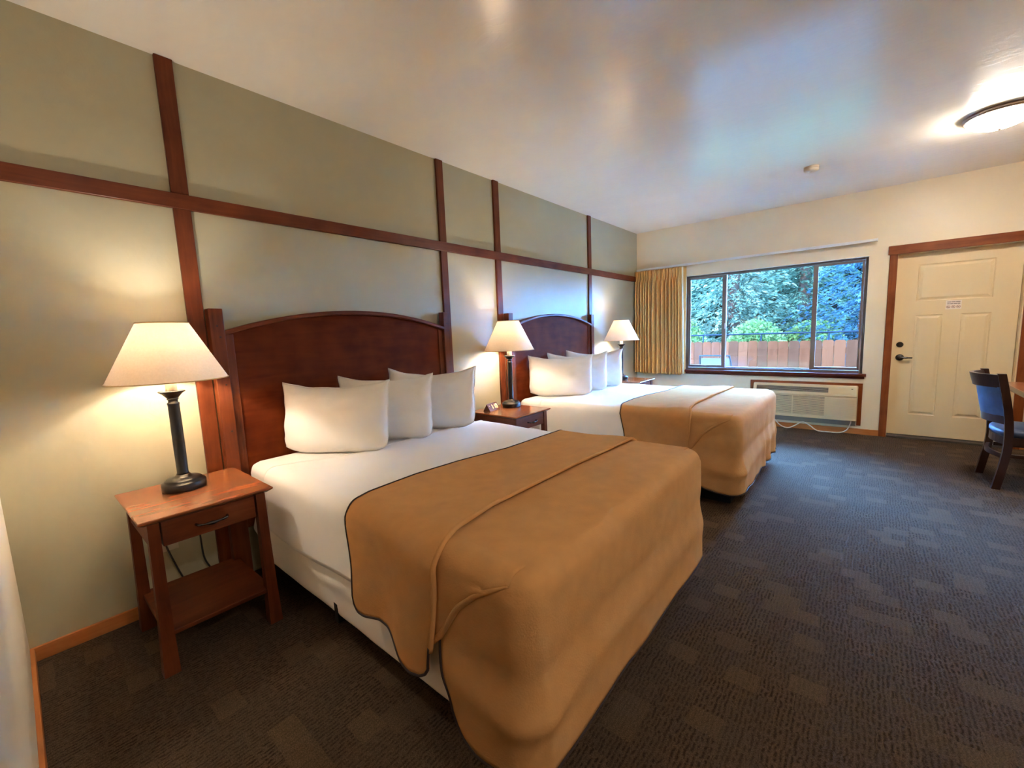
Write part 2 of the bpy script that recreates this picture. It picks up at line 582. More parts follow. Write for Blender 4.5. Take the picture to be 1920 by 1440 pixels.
struct(box('floor', -0.15, XR + 0.15, YB - 0.15, D + 0.15, -0.12, 0.0, CARPET))
struct(box('ceiling', -0.15, XR + 0.15, YB - 0.15, D + 0.15, H, H + 0.12, CEILM))
struct(box('wall_left', -0.15, 0.0, NY, D + 0.15, 0.0, H, SAGE))
bm = bmesh.new()
add_box(bm, -0.15, 1.78, YB, NY, 0, H)
struct(from_bm('wall_near', bm, plaster('pale_partition_paint', (0.78, 0.70, 0.58), 0.45, 0.4, bump=0.10)))
struct(box('wall_right', XR, XR + 0.15, YB, D + 0.15, 0, H, CREAM))
struct(box('wall_back', -0.15, XR + 0.15, YB - 0.15, YB, 0, H, CREAM))

# far wall with openings for the window and the door
WX0, WX1, WZ0, WZ1 = 0.733, 2.757, 0.722, 2.068
DX0, DX1, DZ1 = 2.9988, 3.9340, 2.05
bm = bmesh.new()
TW = 0.15
for x0, x1, z0, z1 in ((0.0, WX0, 0, H), (WX0, WX1, 0, WZ0), (WX0, WX1, WZ1, H), (WX1, DX0, 0, H), (DX0, DX1, DZ1, H), (DX1, XR, 0, H)):
    add_box(bm, x0, x1, D, D + TW, z0, z1)
struct(from_bm('wall_far', bm, CREAM))

# board trim on the left wall
TT = 0.020
def trim(n, *a, mat=W_Z, bev=0.002):
    return struct(box('trim_%d' % n, *a, mat, bev=bev, seg=1, origin=(a[0], a[2], a[4])))
RT, RB = 2.1359, 2.0624
trim(1, 0, TT + 0.004, NY, D, RB, RT, mat=W_Y)
k = 2
for y0, y1 in ((0.937, 1.011), (2.713, 2.784), (3.400, 3.476), (5.172, 5.247)):
    trim(k, 0, TT, y0, y1, RT, H - 0.001); k += 1
    trim(k, 0, TT, y0, y1, 0.0, RB); k += 1
# door casing
trim(k, 2.9325, 2.9988, D - 0.018, D, 0, 2.05, mat=W_DOORTRIM); k += 1
trim(k, 3.934, 4.004, D - 0.018, D, 0, 2.05, mat=W_DOORTRIM); k += 1
trim(k, 2.917, 4.02, D - 0.024, D, 2.05, 2.1436, mat=W_DOORTOP); k += 1
# wooden surround of the air conditioner
trim(k, 1.604, 2.770, D - 0.016, D, 0.572, 0.609, mat=W_DOORTOP); k += 1
trim(k, 2.731, 2.770, D - 0.016, D, 0.105, 0.572, mat=W_DOORTRIM); k += 1
trim(k, 1.604, 1.643, D - 0.016, D, 0.105, 0.572, mat=W_DOORTRIM); k += 1
# baseboards
BH = 0.066
def base(n, *a, mat=W_BASE):
    return struct(box('baseboard_' + n, *a, mat, bev=0.002, seg=1, origin=(a[0], a[2], a[4])))
W_BASEX = wood('fir_baseboard_crosswise', (0.34, 0.115, 0.030), (0.52, 0.195, 0.060), 'x', stretch=16)
base('left_near', 0, 0.014, NY, 0.937, 0, BH)
base('left_mid', 0, 0.014, 2.784, 3.400, 0, BH)
base('left_far', 0, 0.014, 5.247, D, 0, BH)
base('near', 0.014, 1.78, NY, NY + 0.014, 0, BH, mat=W_BASEX)
base('far', 0.014, 2.9325, D - 0.014, D, 0, BH, mat=W_BASEX)
base('far_right', 4.004, XR, D - 0.014, D, 0, BH, mat=W_BASEX)

# ---------------------------------------------------------------- window
win = struct(thing('window_1', ((WX0 + WX1) / 2, D, WZ0), None, None))
win['label'] = 'wide sliding window with bronze frame and three panes over dark sill'
Y0, Y1 = D + 0.055, D + 0.115
bm = bmesh.new()
fwid = 0.032
for a in ((WX0, WX0 + fwid, WZ0, WZ1), (WX1 - fwid, WX1, WZ0, WZ1), (WX0 + fwid, WX1 - fwid, WZ0, WZ0 + fwid), (WX0 + fwid, WX1 - fwid, WZ1 - fwid * 0.8, WZ1)):
    add_box(bm, a[0], a[1], Y0, Y1, a[2], a[3], 0.002, 1)
from_bm('outer_frame', bm, WINFRAME, win)
def sash(x0, x1, z0, z1, y0, y1, w, nm):
    bm = bmesh.new()
    for a in ((x0, x0 + w[0], z0, z1), (x1 - w[1], x1, z0, z1), (x0 + w[0], x1 - w[1], z0, z0 + w[2]), (x0 + w[0], x1 - w[1], z1 - w[3], z1)):
        add_box(bm, a[0], a[1], y0, y1, a[2], a[3], 0.0015, 1)
    s = from_bm(nm, bm, WINFRAME, win)
    g = box('pane', x0 + w[0], x1 - w[1], (y0 + y1) / 2 - 0.002, (y0 + y1) / 2 + 0.002, z0 + w[2], z1 - w[3], GLASS, s)
    return s
sash(WX0 + 0.034, 1.258, WZ0 + 0.034, WZ1 - 0.028, D + 0.060, D + 0.082, (0.025, 0.045, 0.035, 0.028), 'sliding_sash')
sash(2.240, WX1 - 0.034, WZ0 + 0.034, WZ1 - 0.028, D + 0.060, D + 0.082, (0.050, 0.022, 0.035, 0.028), 'sliding_sash')
g = sash(1.236, 2.262, WZ0 + 0.033, WZ1 - 0.026, D + 0.088, D + 0.108, (0.022, 0.022, 0.012, 0.008), 'fixed_sash')
box('bright_edge', 1.258, 1.268, D + 0.062, D + 0.088, WZ0 + 0.034, WZ1 - 0.028, ALU, win)
box('sash_latch', 1.250, 1.262, D + 0.050, D + 0.060, 1.30, 1.38, ALU, win, bev=0.002)
# painted returns and sill
bm = bmesh.new()
add_box(bm, WX0 - 0.001, WX0 + 0.002, D + 0.001, Y0, WZ0, WZ1)
add_box(bm, WX1 - 0.002, WX1 + 0.001, D + 0.001, Y0, WZ0, WZ1)
add_box(bm, WX0, WX1, D + 0.001, Y0, WZ1 - 0.002, WZ1 + 0.001)
from_bm('painted_return', bm, JAMB, win)
bm = bmesh.new()
add_box(bm, WX0 - 0.045, WX1 + 0.036, D - 0.045, D - 0.001, WZ0 - 0.030, WZ0 + 0.002, 0.006, 2)
add_box(bm, WX0, WX1, D - 0.01, Y0, WZ0 - 0.028, WZ0 + 0.0015)
add_box(bm, WX0 - 0.03, WX1 + 0.02, D - 0.018, D - 0.001, WZ0 - 0.058, WZ0 - 0.030, 0.003, 1)
from_bm('sill', bm, W_SILL, win)

# ---------------------------------------------------------------- door
door = struct(thing('door_1', ((DX0 + DX1) / 2, D, 0), None, None))
door['label'] = 'cream three panel entry door with black lever handle'
FY = D + 0.080       # room face of the door leaf
LX0, LX1, LZ0, LZ1 = 3.004, 3.921, 0.030, 2.044
bm = bmesh.new()
px0, px1, pm0, pm1 = 3.176, 3.741, 3.392, 3.526
pz = (0.267, 1.379, 1.530, 1.922)
for a in ((LX0, px0, LZ0, LZ1), (px1, LX1, LZ0, LZ1), (px0, px1, LZ0, pz[0]), (px0, px1, pz[1], pz[2]), (px0, px1, pz[3], LZ1), (pm0, pm1, pz[0], pz[1])):
    add_box(bm, a[0], a[1], FY, FY + 0.04, a[2], a[3])
from_bm('leaf', bm, DOORP, door)
for x0, x1, z0, z1 in ((px0, px1, pz[2], pz[3]), (px0, pm0, pz[0], pz[1]), (pm1, px1, pz[0], pz[1])):
    bm = bmesh.new()
    def rc(i, y):
        return [(x0 + i, y, z0 + i), (x1 - i, y, z0 + i), (x1 - i, y, z1 - i), (x0 + i, y, z1 - i)]
    add_loft(bm, [rc(0, FY), rc(0.008, FY + 0.009), rc(0.018, FY + 0.009), rc(0.036, FY + 0.001), rc(0.040, FY + 0.0005)], cap=False)
    bm.faces.new([bm.verts.new(p) for p in rc(0.040, FY + 0.0005)])
    bmesh.ops.remove_doubles(bm, verts=bm.verts, dist=1e-5)
    from_bm('panel', bm, DOORP, door)
bm = bmesh.new()
add_box(bm, DX0, LX0 - 0.001, D - 0.004, D + 0.12, 0, DZ1)
add_box(bm, LX1 + 0.004, DX1, D - 0.004, D + 0.12, 0, DZ1)
add_box(bm, DX0, DX1, D - 0.004, D + 0.12, 2.046, DZ1)
add_box(bm, DX0, DX1, D + 0.125, D + 0.145, 0, DZ1)
from_bm('jamb', bm, DOORP, door)
box('threshold', DX0 + 0.001, DX1 - 0.001, D - 0.01, D + 0.122, 0, 0.022, THRESH, door, bev=0.004)
def ydisc(bm, cx, cz, prof, n=24):
    rings = [[(cx + r * math.cos(2 * math.pi * q / n), y, cz + r * math.sin(2 * math.pi * q / n)) for q in range(n)] for r, y in prof]
    add_loft(bm, rings)
bm = bmesh.new()
ydisc(bm, 3.068, 1.057, [(0.031, FY), (0.031, FY - 0.008), (0.026, FY - 0.014)])
add_box(bm, 3.062, 3.074, FY - 0.030, FY - 0.013, 1.045, 1.069, 0.002, 1)
from_bm('deadbolt', bm, DKMETAL, door, smooth=False)
bm = bmesh.new()
ydisc(bm, 3.074, 0.912, [(0.037, FY), (0.037, FY - 0.006), (0.028, FY - 0.014)])
add_tube(bm, [(3.074, FY - 0.012, 0.912), (3.074, FY - 0.045, 0.912)], 0.011, 12)
add_tube(bm, spline([(3.070, FY - 0.045, 0.912), (3.094, FY - 0.047, 0.9125), (3.134, FY - 0.046, 0.911), (3.176, FY - 0.040, 0.910)], 5), [0.012] * 4 + [0.010] * 7 + [0.008] * 5, 10)
from_bm('lever_handle', bm, DKMETAL, door, smooth=True)

st = thing('door_sticker', (3.465, FY, 1.43), 'small white sticker with three red circle symbols on the cream door', 'sticker')
box('sticker_sheet', 3.407, 3.524, FY - 0.0012, FY - 0.0002, 1.428, 1.522, STICKER, st)
for zc, segs in ((1.504, ((3.417, 3.448), (3.451, 3.478), (3.481, 3.514))), (1.486, ((3.417, 3.436), (3.439, 3.463), (3.466, 3.490), (3.493, 3.514)))):
    bm = bmesh.new()
    for a, b_ in segs:
        add_box(bm, a, b_, FY - 0.0018, FY - 0.0011, zc - 0.0045, zc + 0.0045)
    from_bm('text_line', bm, PRINT, st)
for i, xc in enumerate((3.427, 3.465, 3.502)):
    bm = bmesh.new()
    n = 20
    o_ = [bm.verts.new((xc + 0.016 * math.cos(2 * math.pi * q / n), FY - 0.0016, 1.453 + 0.016 * math.sin(2 * math.pi * q / n))) for q in range(n)]
    i_ = [bm.verts.new((xc + 0.0125 * math.cos(2 * math.pi * q / n), FY - 0.0016, 1.453 + 0.0125 * math.sin(2 * math.pi * q / n))) for q in range(n)]
    for q in range(n):
        bm.faces.new((o_[q], o_[(q + 1) % n], i_[(q + 1) % n], i_[q]))
    c, s = math.cos(R(45)), math.sin(R(45))
    pts = [(-0.014, -0.0015), (0.014, -0.0015), (0.014, 0.0015), (-0.014, 0.0015)]
    bm.faces.new([bm.verts.new((xc + x * c - z * s * -1, FY - 0.0017, 1.453 - x * s + z * c)) for x, z in pts])
    ring = from_bm('symbol_ring', bm, REDP, st)
    box('symbol_mark', xc - 0.008, xc + 0.008, FY - 0.0015, FY - 0.0012, 1.447, 1.455, BLACKP if i == 0 else PRINT, ring)

# ---------------------------------------------------------------- curtain and track
ct = thing('curtain_track', (1.4, D, 2.21), 'long white curtain track on the cream wall above the window', 'curtain rail')
box('rail', 0.03, 2.815, D - 0.088, D - 0.062, 2.212, 2.240, TRACK, ct, bev=0.003)
box('end_cap', 2.815, 2.822, D - 0.092, D - 0.058, 2.208, 2.244, TRACK, ct, bev=0.002)
for xb in (0.9, 1.8, 2.72):
    box('bracket', xb, xb + 0.03, D - 0.064, D, 2.218, 2.244, TRACK, ct)

cur = thing('curtain', (0.38, D - 0.08, 0.66), 'mustard pleated curtain drawn to the left side of the window', 'curtain')
random.seed(4)
CX0, CX1, CZ0, CZ1 = 0.012, 0.690, 0.662, 2.205
nf = 14
ph = [0.0]
for i in range(nf):
    ph.append(ph[-1] + random.uniform(0.55, 1.45))
ph = [p / ph[-1] for p in ph]
G = []
nx, nzr = 15 * 18, 46
def fold_phase(t):
    for i in range(nf):
        if t <= ph[i + 1] + 1e-9:
            return i + (t - ph[i]) / (ph[i + 1] - ph[i])
    return nf
for i in range(nx + 1):
    t = i / nx
    row = []
    for j in range(nzr + 1):
        zt = j / nzr
        z = lerp(CZ0, CZ1, zt)
        head = sst((z - 2.03) / 0.06)
        x = lerp(CX0, CX1 + 0.02 * (1 - zt), t)
        pp = fold_phase(t) + 0.12 * nz((t * 4, zt * 1.5, 0), 1.0, 3)
        a = 0.030 * (1 - head) + 0.013 * head
        f = math.sin(2 * math.pi * pp)
        f = math.copysign(abs(f) ** 0.8, f)
        if head > 0.5:
            f = math.sin(2 * math.pi * pp * 1.0 + 0.4) * 0.8 + 0.5 * math.sin(6 * math.pi * pp)
        y = D - 0.095 + (a * f if head > 0.5 else 0.045 - 0.088 * abs(math.sin(math.pi * pp)) ** 0.55) - 0.010 * (1 - zt) + 0.012 * nz((t * 5, zt * 2, 1), 1.0)
        x += 0.004 * math.sin(2 * math.pi * pp) * (1 - head)
        z2 = z + (0.012 * nz((t * 6, 0, 0), 1.0) + 0.018 * (0.5 - t) if j == 0 else 0) + (0.004 * math.sin(6 * math.pi * pp) if j == nzr else 0)
        row.append((x, y, z2))
    G.append(row)
o = finish('pleated_panel', grid_mesh('pleated_panel', G), CURTAIN, cur, True)
solid(o, 0.004)
# leading edge: a fold that shows the pale lining, then the return towards the wall
def strip(nm, xt0, xt1, xb0, xb1, y0, y1, mat):
    G = []
    for i in range(13):
        t = i / 12
        G.append([(lerp(lerp(xb0, xb1, t), lerp(xt0, xt1, t), j / 20) + 0.006 * math.sin(3 * math.pi * t) , lerp(y0, y1, t) + 0.006 * math.sin(math.pi * t) * math.cos(j * 0.35), lerp(CZ0 + 0.004, CZ1 - 0.004, j / 20)) for j in range(21)])
    o = finish(nm, grid_mesh(nm, G), mat, cur, True)
    solid(o, 0.004)
strip('leading_edge', 0.684, 0.712, 0.700, 0.738, D - 0.105, D - 0.110, CURTAIN)
strip('lining', 0.712, 0.716, 0.738, 0.742, D - 0.110, D - 0.075, LINING)
strip('wall_return', 0.716, 0.752, 0.742, 0.748, D - 0.075, D - 0.030, CURTAIN)

# ---------------------------------------------------------------- air conditioner
ac = thing('air_conditioner', (2.19, D, 0.10), 'ivory through-wall air conditioner with louvred front under the window', 'air conditioner')
AY = D - 0.095
bm = bmesh.new()
# body with a sloping top edge
prof = [(D, 0.165), (AY + 0.006, 0.165), (AY, 0.172), (AY + 0.004, 0.200), (AY + 0.006, 0.440), (AY - 0.004, 0.458), (AY - 0.002, 0.478), (AY + 0.030, 0.570), (AY + 0.045, 0.580), (D, 0.580)]
BX0, BX1 = 1.648, 2.729
rings = []
for x, i in ((BX0, 0.008), (BX0 + 0.008, 0), (BX1 - 0.008, 0), (BX1, 0.008)):
    rings.append([(x, min(D, y + i), z + (i if z < 0.3 else -i)) for y, z in prof])
add_loft(bm, rings)
body = from_bm('housing', bm, ACM, ac)
# dark recess plates and slats
box('intake_recess', 1.690, 2.420, AY + 0.0025, AY + 0.006, 0.205, 0.432, ACDARK, ac)
for i in range(17):
    z = 0.2085 + i * 0.0132
    bm = bmesh.new()
    rg = []
    for x in (1.686, 2.722):
        rg.append([(x, AY + 0.004, z + 0.001), (x, AY - 0.004, z - 0.001), (x, AY - 0.004, z + 0.0065), (x, AY + 0.004, z + 0.0075)])
    add_loft(bm, rg)
    from_bm('slat', bm, ACM, ac)
box('side_grille_plate', 2.420, 2.722, AY + 0.0005, AY + 0.005, 0.205, 0.432, ACM, ac)
box('grille_divider', 2.088, 2.098, AY - 0.007, AY + 0.004, 0.205, 0.432, ACM, ac)
def slope(z):  # y on the sloping outlet face
    return lerp(AY - 0.002, AY + 0.030, (z - 0.478) / 0.092)
bm = bmesh.new()
pts = [(1.690, 0.492), (2.452, 0.492), (2.452, 0.552), (1.690, 0.552)]
bm.faces.new([bm.verts.new((x, slope(z) - 0.001, z)) for x, z in pts])
f2 = bm.faces.new([bm.verts.new((x, slope(z) + 0.002, z)) for x, z in reversed(pts)])
from_bm('outlet_recess', bm, ACDARK, ac)
for i in range(5):
    z = 0.496 + i * 0.0125
    bm = bmesh.new()
    rg = [[(x, slope(z) - 0.001, z), (x, slope(z) - 0.005, z + 0.001), (x, slope(z + 0.004) - 0.005, z + 0.0045), (x, slope(z + 0.004) - 0.001, z + 0.005)] for x in (1.690, 2.452)]
    add_loft(bm, rg)
    from_bm('outlet_vane', bm, plain('ac_vane_plastic', (0.36, 0.30, 0.22), rough=0.5) if i == 0 else bpy.data.materials['ac_vane_plastic'], ac)
bm = bmesh.new()
pts = [(2.470, 0.488), (2.712, 0.488), (2.712, 0.556), (2.470, 0.556)]
add_loft(bm, [[(x, slope(z) + 0.001, z) for x, z in pts], [(x, slope(z) - 0.003, z) for x, z in pts]])
cp = from_bm('control_door', bm, ACM, ac)
box('badge', 2.668, 2.684, slope(0.545) - 0.005, slope(0.545) - 0.0025, 0.541, 0.547, ACDARK, cp)
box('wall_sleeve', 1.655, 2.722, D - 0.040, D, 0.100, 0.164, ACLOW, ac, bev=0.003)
cordp = [(1.86, D - 0.06, 0.17), (1.905, D - 0.05, 0.098), (1.97, D - 0.05, 0.030), (2.05, D - 0.06, 0.008), (2.12, D - 0.05, 0.040), (2.206, D - 0.045, 0.098), (2.28, D - 0.05, 0.062), (2.36, D - 0.07, 0.010), (2.47, D - 0.08, 0.008), (2.58, D - 0.06, 0.010), (2.645, D - 0.05, 0.045), (2.675, D - 0.05, 0.125), (2.68, D - 0.05, 0.165)]
tube('power_cord', spline(cordp, 8), 0.0065, ACCORD, ac, 8)

# ---------------------------------------------------------------- ceiling fittings
def make_ceiling_light(lx, ly, label, mat):
    cl = thing('ceiling_light', (lx, ly, H), label, 'ceiling light', 'flush ceiling lights')
    bm = bmesh.new()
    lathe(bm, lx, ly, [(0.150, H - 0.001), (0.190, H - 0.004), (0.194, H - 0.018), (0.188, H - 0.030), (0.172, H - 0.034), (0.168, H - 0.020), (0.150, H - 0.012)], 48, cap=False)
    from_bm('rim', bm, NICKEL, cl, True)
    bm = bmesh.new()
    prof = [(0.170 * math.cos(R(a)), H - 0.030 - 0.075 * math.sin(R(a))) for a in range(0, 90, 8)] + [(0.004, H - 0.1052)]
    lathe(bm, lx, ly, prof, 48)
    from_bm('glass_bowl', bm, mat, cl, True)
    bm = bmesh.new()
    lathe(bm, lx, ly, [(0.009, H - 0.1045), (0.011, H - 0.110), (0.007, H - 0.118), (0.002, H - 0.121)], 16)
    from_bm('finial', bm, NICKEL, cl, True)
make_ceiling_light(3.43, 5.05, 'round flush ceiling light with frosted bowl near the cream door', BOWL)
make_ceiling_light(4.25, 1.00, 'added unseen round flush ceiling light by the right wall level with the camera', FILLBOWL)  # out of view, added to light the bed foot and fill the room

sd = thing('smoke_detector', (2.30, 5.32, H), 'small round ivory smoke detector on the ceiling', 'smoke detector')
bm = bmesh.new()
lathe(bm, 2.30, 5.32, [(0.060, H), (0.060, H - 0.010), (0.054, H - 0.012), (0.054, H - 0.016), (0.060, H - 0.018), (0.058, H - 0.034), (0.050, H - 0.040), (0.010, H - 0.042)], 32)
from_bm('housing', bm, DETECT, sd, True)
bm = bmesh.new()
lathe(bm, 2.30, 5.32, [(0.012, H - 0.0415), (0.012, H - 0.045), (0.009, H - 0.046)], 16)
from_bm('test_button', bm, DETECT, sd, True)

# ---------------------------------------------------------------- nightstands
def make_nightstand(yc, label):
    t = thing('nightstand', (0.34, yc, 0), label, 'nightstand', 'matching cherry nightstands')
    y0, y1 = yc - 0.246, yc + 0.246
    bm = bmesh.new()
    # top with an undercut edge
    def rc(i, z):
        return [(0.086 + i, y0 + i, z), (0.622 - i, y0 + i, z), (0.622 - i, y1 - i, z), (0.086 + i, y1 - i, z)]
    add_loft(bm, [rc(0.020, 0.656), rc(0.003, 0.668), rc(0.0, 0.672), rc(0.0, 0.677), rc(0.003, 0.680)])
    from_bm('top', bm, W_TOP, t)
    for sx in (0, 1):
        for sy in (0, 1):
            bm = bmesh.new()
            fx = 0.598 if sx else 0.104
            rings = []
            for z, w, f in ((0.0, 0.056, 0.016), (0.06, 0.052, 0.013), (0.20, 0.045, 0.008), (0.42, 0.040, 0.003), (0.656, 0.038, 0.0)):
                # legs splay a little outwards towards the floor
                yo = (y0 + 0.030 - f) if sy == 0 else (y1 - 0.030 + f - w)
                xo = (fx - w + f * 0.6) if sx else (fx - f * 0.6)
                rings.append([(xo, yo, z), (xo + w, yo, z), (xo + w, yo + w, z), (xo, yo + w, z)])
            add_loft(bm, rings)
            from_bm('leg', bm, W_Z, t)
    for yy in (y0 + 0.036, y1 - 0.056):
        box('side_apron', 0.125, 0.560, yy, yy + 0.020, 0.548, 0.657, W_X, t)
    box('back_apron', 0.112, 0.130, y0 + 0.06, y1 - 0.06, 0.548, 0.657, W_Y, t)
    d = box('drawer', 0.134, 0.592, y0 + 0.074, y1 - 0.074, 0.548, 0.652, W_Y, t, bev=0.0025)
    bm = bmesh.new()
    hp = spline([(0.592, yc - 0.058, 0.600), (0.612, yc - 0.052, 0.600), (0.620, yc - 0.03, 0.598), (0.622, yc, 0.597), (0.620, yc + 0.03, 0.598), (0.612, yc + 0.052, 0.600), (0.592, yc + 0.058, 0.600)], 5)
    add_tube(bm, hp, [0.006] * 8 + [0.0045] * 3 + [0.006, 0.0075, 0.0085, 0.0095, 0.0085, 0.0075, 0.006] + [0.0045] * 3 + [0.006] * 10, 8) if len(hp) == 31 else add_tube(bm, hp, 0.006, 8)
    from_bm('drawer_pull', bm, DKMETAL, d, True)
    bm = bmesh.new()
    add_box(bm, 0.105, 0.588, y0 + 0.040, y1 - 0.040, 0.158, 0.178, 0.003, 2)
    from_bm('shelf', bm, W_Y, t)
    return t

N1, N2, N3 = 0.797, 3.125, 5.590
make_nightstand(N1, 'cherry nightstand with lower shelf nearest the camera, left of the near bed')
make_nightstand(N2, 'cherry nightstand standing between the two beds')
make_nightstand(N3, 'cherry nightstand beyond the far bed by the curtain')

# ---------------------------------------------------------------- table lamps
def make_lamp(cx, cy, label, cord=True):
    t = thing('table_lamp', (cx, cy, 0.68), label, 'lamp', 'matching table lamps')
    bm = bmesh.new()
    lathe(bm, cx, cy, [(0.084, 0.6802), (0.087, 0.686), (0.087, 0.712), (0.084, 0.718), (0.076, 0.720), (0.074, 0.727), (0.066, 0.733), (0.045, 0.738), (0.032, 0.744), (0.026, 0.752)], 40)
    from_bm('base', bm, BRONZE, t, True)
    bm = bmesh.new()
    lathe(bm, cx, cy, [(0.026, 0.752), (0.0225, 0.760), (0.0235, 0.90), (0.0225, 1.085), (0.024, 1.090), (0.024, 1.097), (0.019, 1.101), (0.019, 1.110), (0.023, 1.114), (0.022, 1.120)], 24)
    from_bm('column', bm, BRONZE, t, True)
    bm = bmesh.new()
    lathe(bm, cx, cy, [(0.022, 1.120), (0.030, 1.130), (0.040, 1.142), (0.050, 1.148), (0.052, 1.152), (0.050, 1.155), (0.020, 1.154)], 32)
    from_bm('candle_cup', bm, BRONZE, t, True)
    bm = bmesh.new()
    lathe(bm, cx, cy, [(0.022, 1.154), (0.022, 1.240), (0.018, 1.242)], 24)
    from_bm('candle_sleeve', bm, CANDLE, t, True)
    bm = bmesh.new()
    lathe(bm, cx, cy, [(0.2280, 1.2040), (0.0970, 1.4700)], 64, cap=False)
    sh = from_bm('shade', bm, SHADE, t, True)
    for r_, z_, nm in ((0.2280, 1.2045, 'bottom_rim'), (0.0970, 1.4695, 'top_rim')):
        bm = bmesh.new()
        n = 64
        add_tube(bm, [(cx + r_ * math.cos(2 * math.pi * q / n), cy + r_ * math.sin(2 * math.pi * q / n), z_) for q in range(n + 1)], 0.0028, 6, cap=False)
        from_bm(nm, bm, SHADE_RIM, sh, True)
    bm = bmesh.new()
    lathe(bm, cx, cy, [(0.012, 1.242), (0.014, 1.262), (0.022, 1.285), (0.026, 1.305), (0.020, 1.325), (0.006, 1.335)], 16)
    from_bm('bulb', bm, BULB, t, True)
    # spider that carries the shade
    bm = bmesh.new()
    for a in (0.4, 0.4 + 2 * math.pi / 3, 0.4 + 4 * math.pi / 3):
        add_tube(bm, [(cx, cy, 1.455), (cx + 0.097 * math.cos(a), cy + 0.097 * math.sin(a), 1.468)], 0.0016, 5)
    from_bm('shade_spider', bm, BRONZE, sh, True)
    ld = bpy.data.lights.new('lamp_bulb_light', 'POINT')
    ld.energy = LAMP_W
    ld.color = LAMP_C
    ld.shadow_soft_size = 0.03
    lo = bpy.data.objects.new('bulb_light', ld)
    COL.objects.link(lo)
    lo.parent = t
    lo.location = (0, 0, 1.372 - 0.68)
    if cord:
        y = cy
        pts = [(cx - 0.085, cy, 0.688), (0.06, cy + 0.05, 0.684), (0.040, y + 0.075, 0.66), (0.030, y + 0.081, 0.48), (0.028, y + 0.082, 0.33), (0.028, y + 0.088, 0.20), (0.030, y + 0.122, 0.10), (0.035, y + 0.12, 0.045), (0.035, y + 0.04, 0.030), (0.035, y + 0.01, 0.06), (0.030, y - 0.004, 0.105), (0.028, y - 0.032, 0.20), (0.024, y - 0.062, 0.325), (0.020, y - 0.062, 0.35), (0.006, y - 0.060, 0.352)]
        tube('power_cord', spline(pts, 6), 0.0042, CORD, t, 7)
    return t

make_lamp(0.264, 0.782, 'lit bronze table lamp with cream shade on the nearest nightstand')
make_lamp(0.258, 3.258, 'lit bronze table lamp beside the clock between the beds', cord=False)
make_lamp(0.260, 5.585, 'lit bronze table lamp on the far nightstand beside the curtain', cord=False)

ol = thing('wall_outlet', (0, 0.735, 0.34), 'ivory wall outlet low on the sage wall behind the nearest nightstand', 'outlet')
box('cover_plate', 0.0, 0.006, 0.700, 0.772, 0.298, 0.412, PLATE, ol, bev=0.002)
for zc in (0.330, 0.380):
    box('socket', 0.005, 0.008, 0.719, 0.753, zc - 0.014, zc + 0.014, PLATE, ol, bev=0.001)

# ---------------------------------------------------------------- clock
ck = thing('alarm_clock', (0.215, 3.035, 0.68), 'small wooden triangular digital clock with glowing amber digits on the nightstand', 'clock')
cy0, cy1 = 2.955, 3.115
tri = [(0.176, 0.6805), (0.252, 0.6805), (0.214, 0.744)]
ang = R(10)
def ckt(p):
    x, y, z = p
    x -= 0.214; y -= 3.035
    return (0.214 + x * math.cos(ang) - y * math.sin(ang) - 0.0, 3.035 + x * math.sin(ang) + y * math.cos(ang), z)
bm = bmesh.new()
add_loft(bm, [[ckt((x, y, z)) for x, z in tri] for y in (cy0, cy1)])
from_bm('case', bm, CLOCKW, ck)
# front face runs from (0.252, .6805) up to (0.214, .744)
fe = Vector((0.214 - 0.252, 0, 0.744 - 0.6805))
fl = fe.length
fe.normalize()
fnrm = Vector((fe.z, 0, -fe.x))
def face_pt(s, v, d):  # s along y (left to right), v up the face, d out of the face
    p = Vector((0.252, 0, 0.6805)) + fe * v + fnrm * d
    return ckt((p.x, cy0 + s, p.z))
SEG = {'0': 'abcdef', '1': 'bc', ':': ':'}
def digit(bm, ch, s0, v0, w, h):
    th = 0.0038
    def bar(a0, a1, b0, b1):
        rg = []
        for dd in (0.0004, 0.0012):
            rg.append([face_pt(a0, b0, dd), face_pt(a1, b0, dd), face_pt(a1, b1, dd), face_pt(a0, b1, dd)])
        add_loft(bm, rg)
    S = {'a': (s0, s0 + w, v0 + h - th, v0 + h), 'd': (s0, s0 + w, v0, v0 + th), 'b': (s0 + w - th, s0 + w, v0 + h / 2 + 0.001, v0 + h - 0.001), 'c': (s0 + w - th, s0 + w, v0 + 0.001, v0 + h / 2 - 0.001),
         'f': (s0, s0 + th, v0 + h / 2 + 0.001, v0 + h - 0.001), 'e': (s0, s0 + th, v0 + 0.001, v0 + h / 2 - 0.001)}
    if ch == ':':
        bar(s0, s0 + th, v0 + h * 0.62, v0 + h * 0.62 + th)
        bar(s0, s0 + th, v0 + h * 0.25, v0 + h * 0.25 + th)
    elif ch == "'":
        bar(s0, s0 + th, v0 + h * 0.75, v0 + h * 0.75 + th)
    else:
        for q in SEG[ch]:
            bar(*S[q])
for ch, s0 in (("'", 0.022), ('1', 0.045), (':', 0.078), ('1', 0.086), ('0', 0.122)):
    bm = bmesh.new()
    digit(bm, ch, s0, 0.018, 0.022, 0.042)
    from_bm('digit', bm, DIGIT, ck)

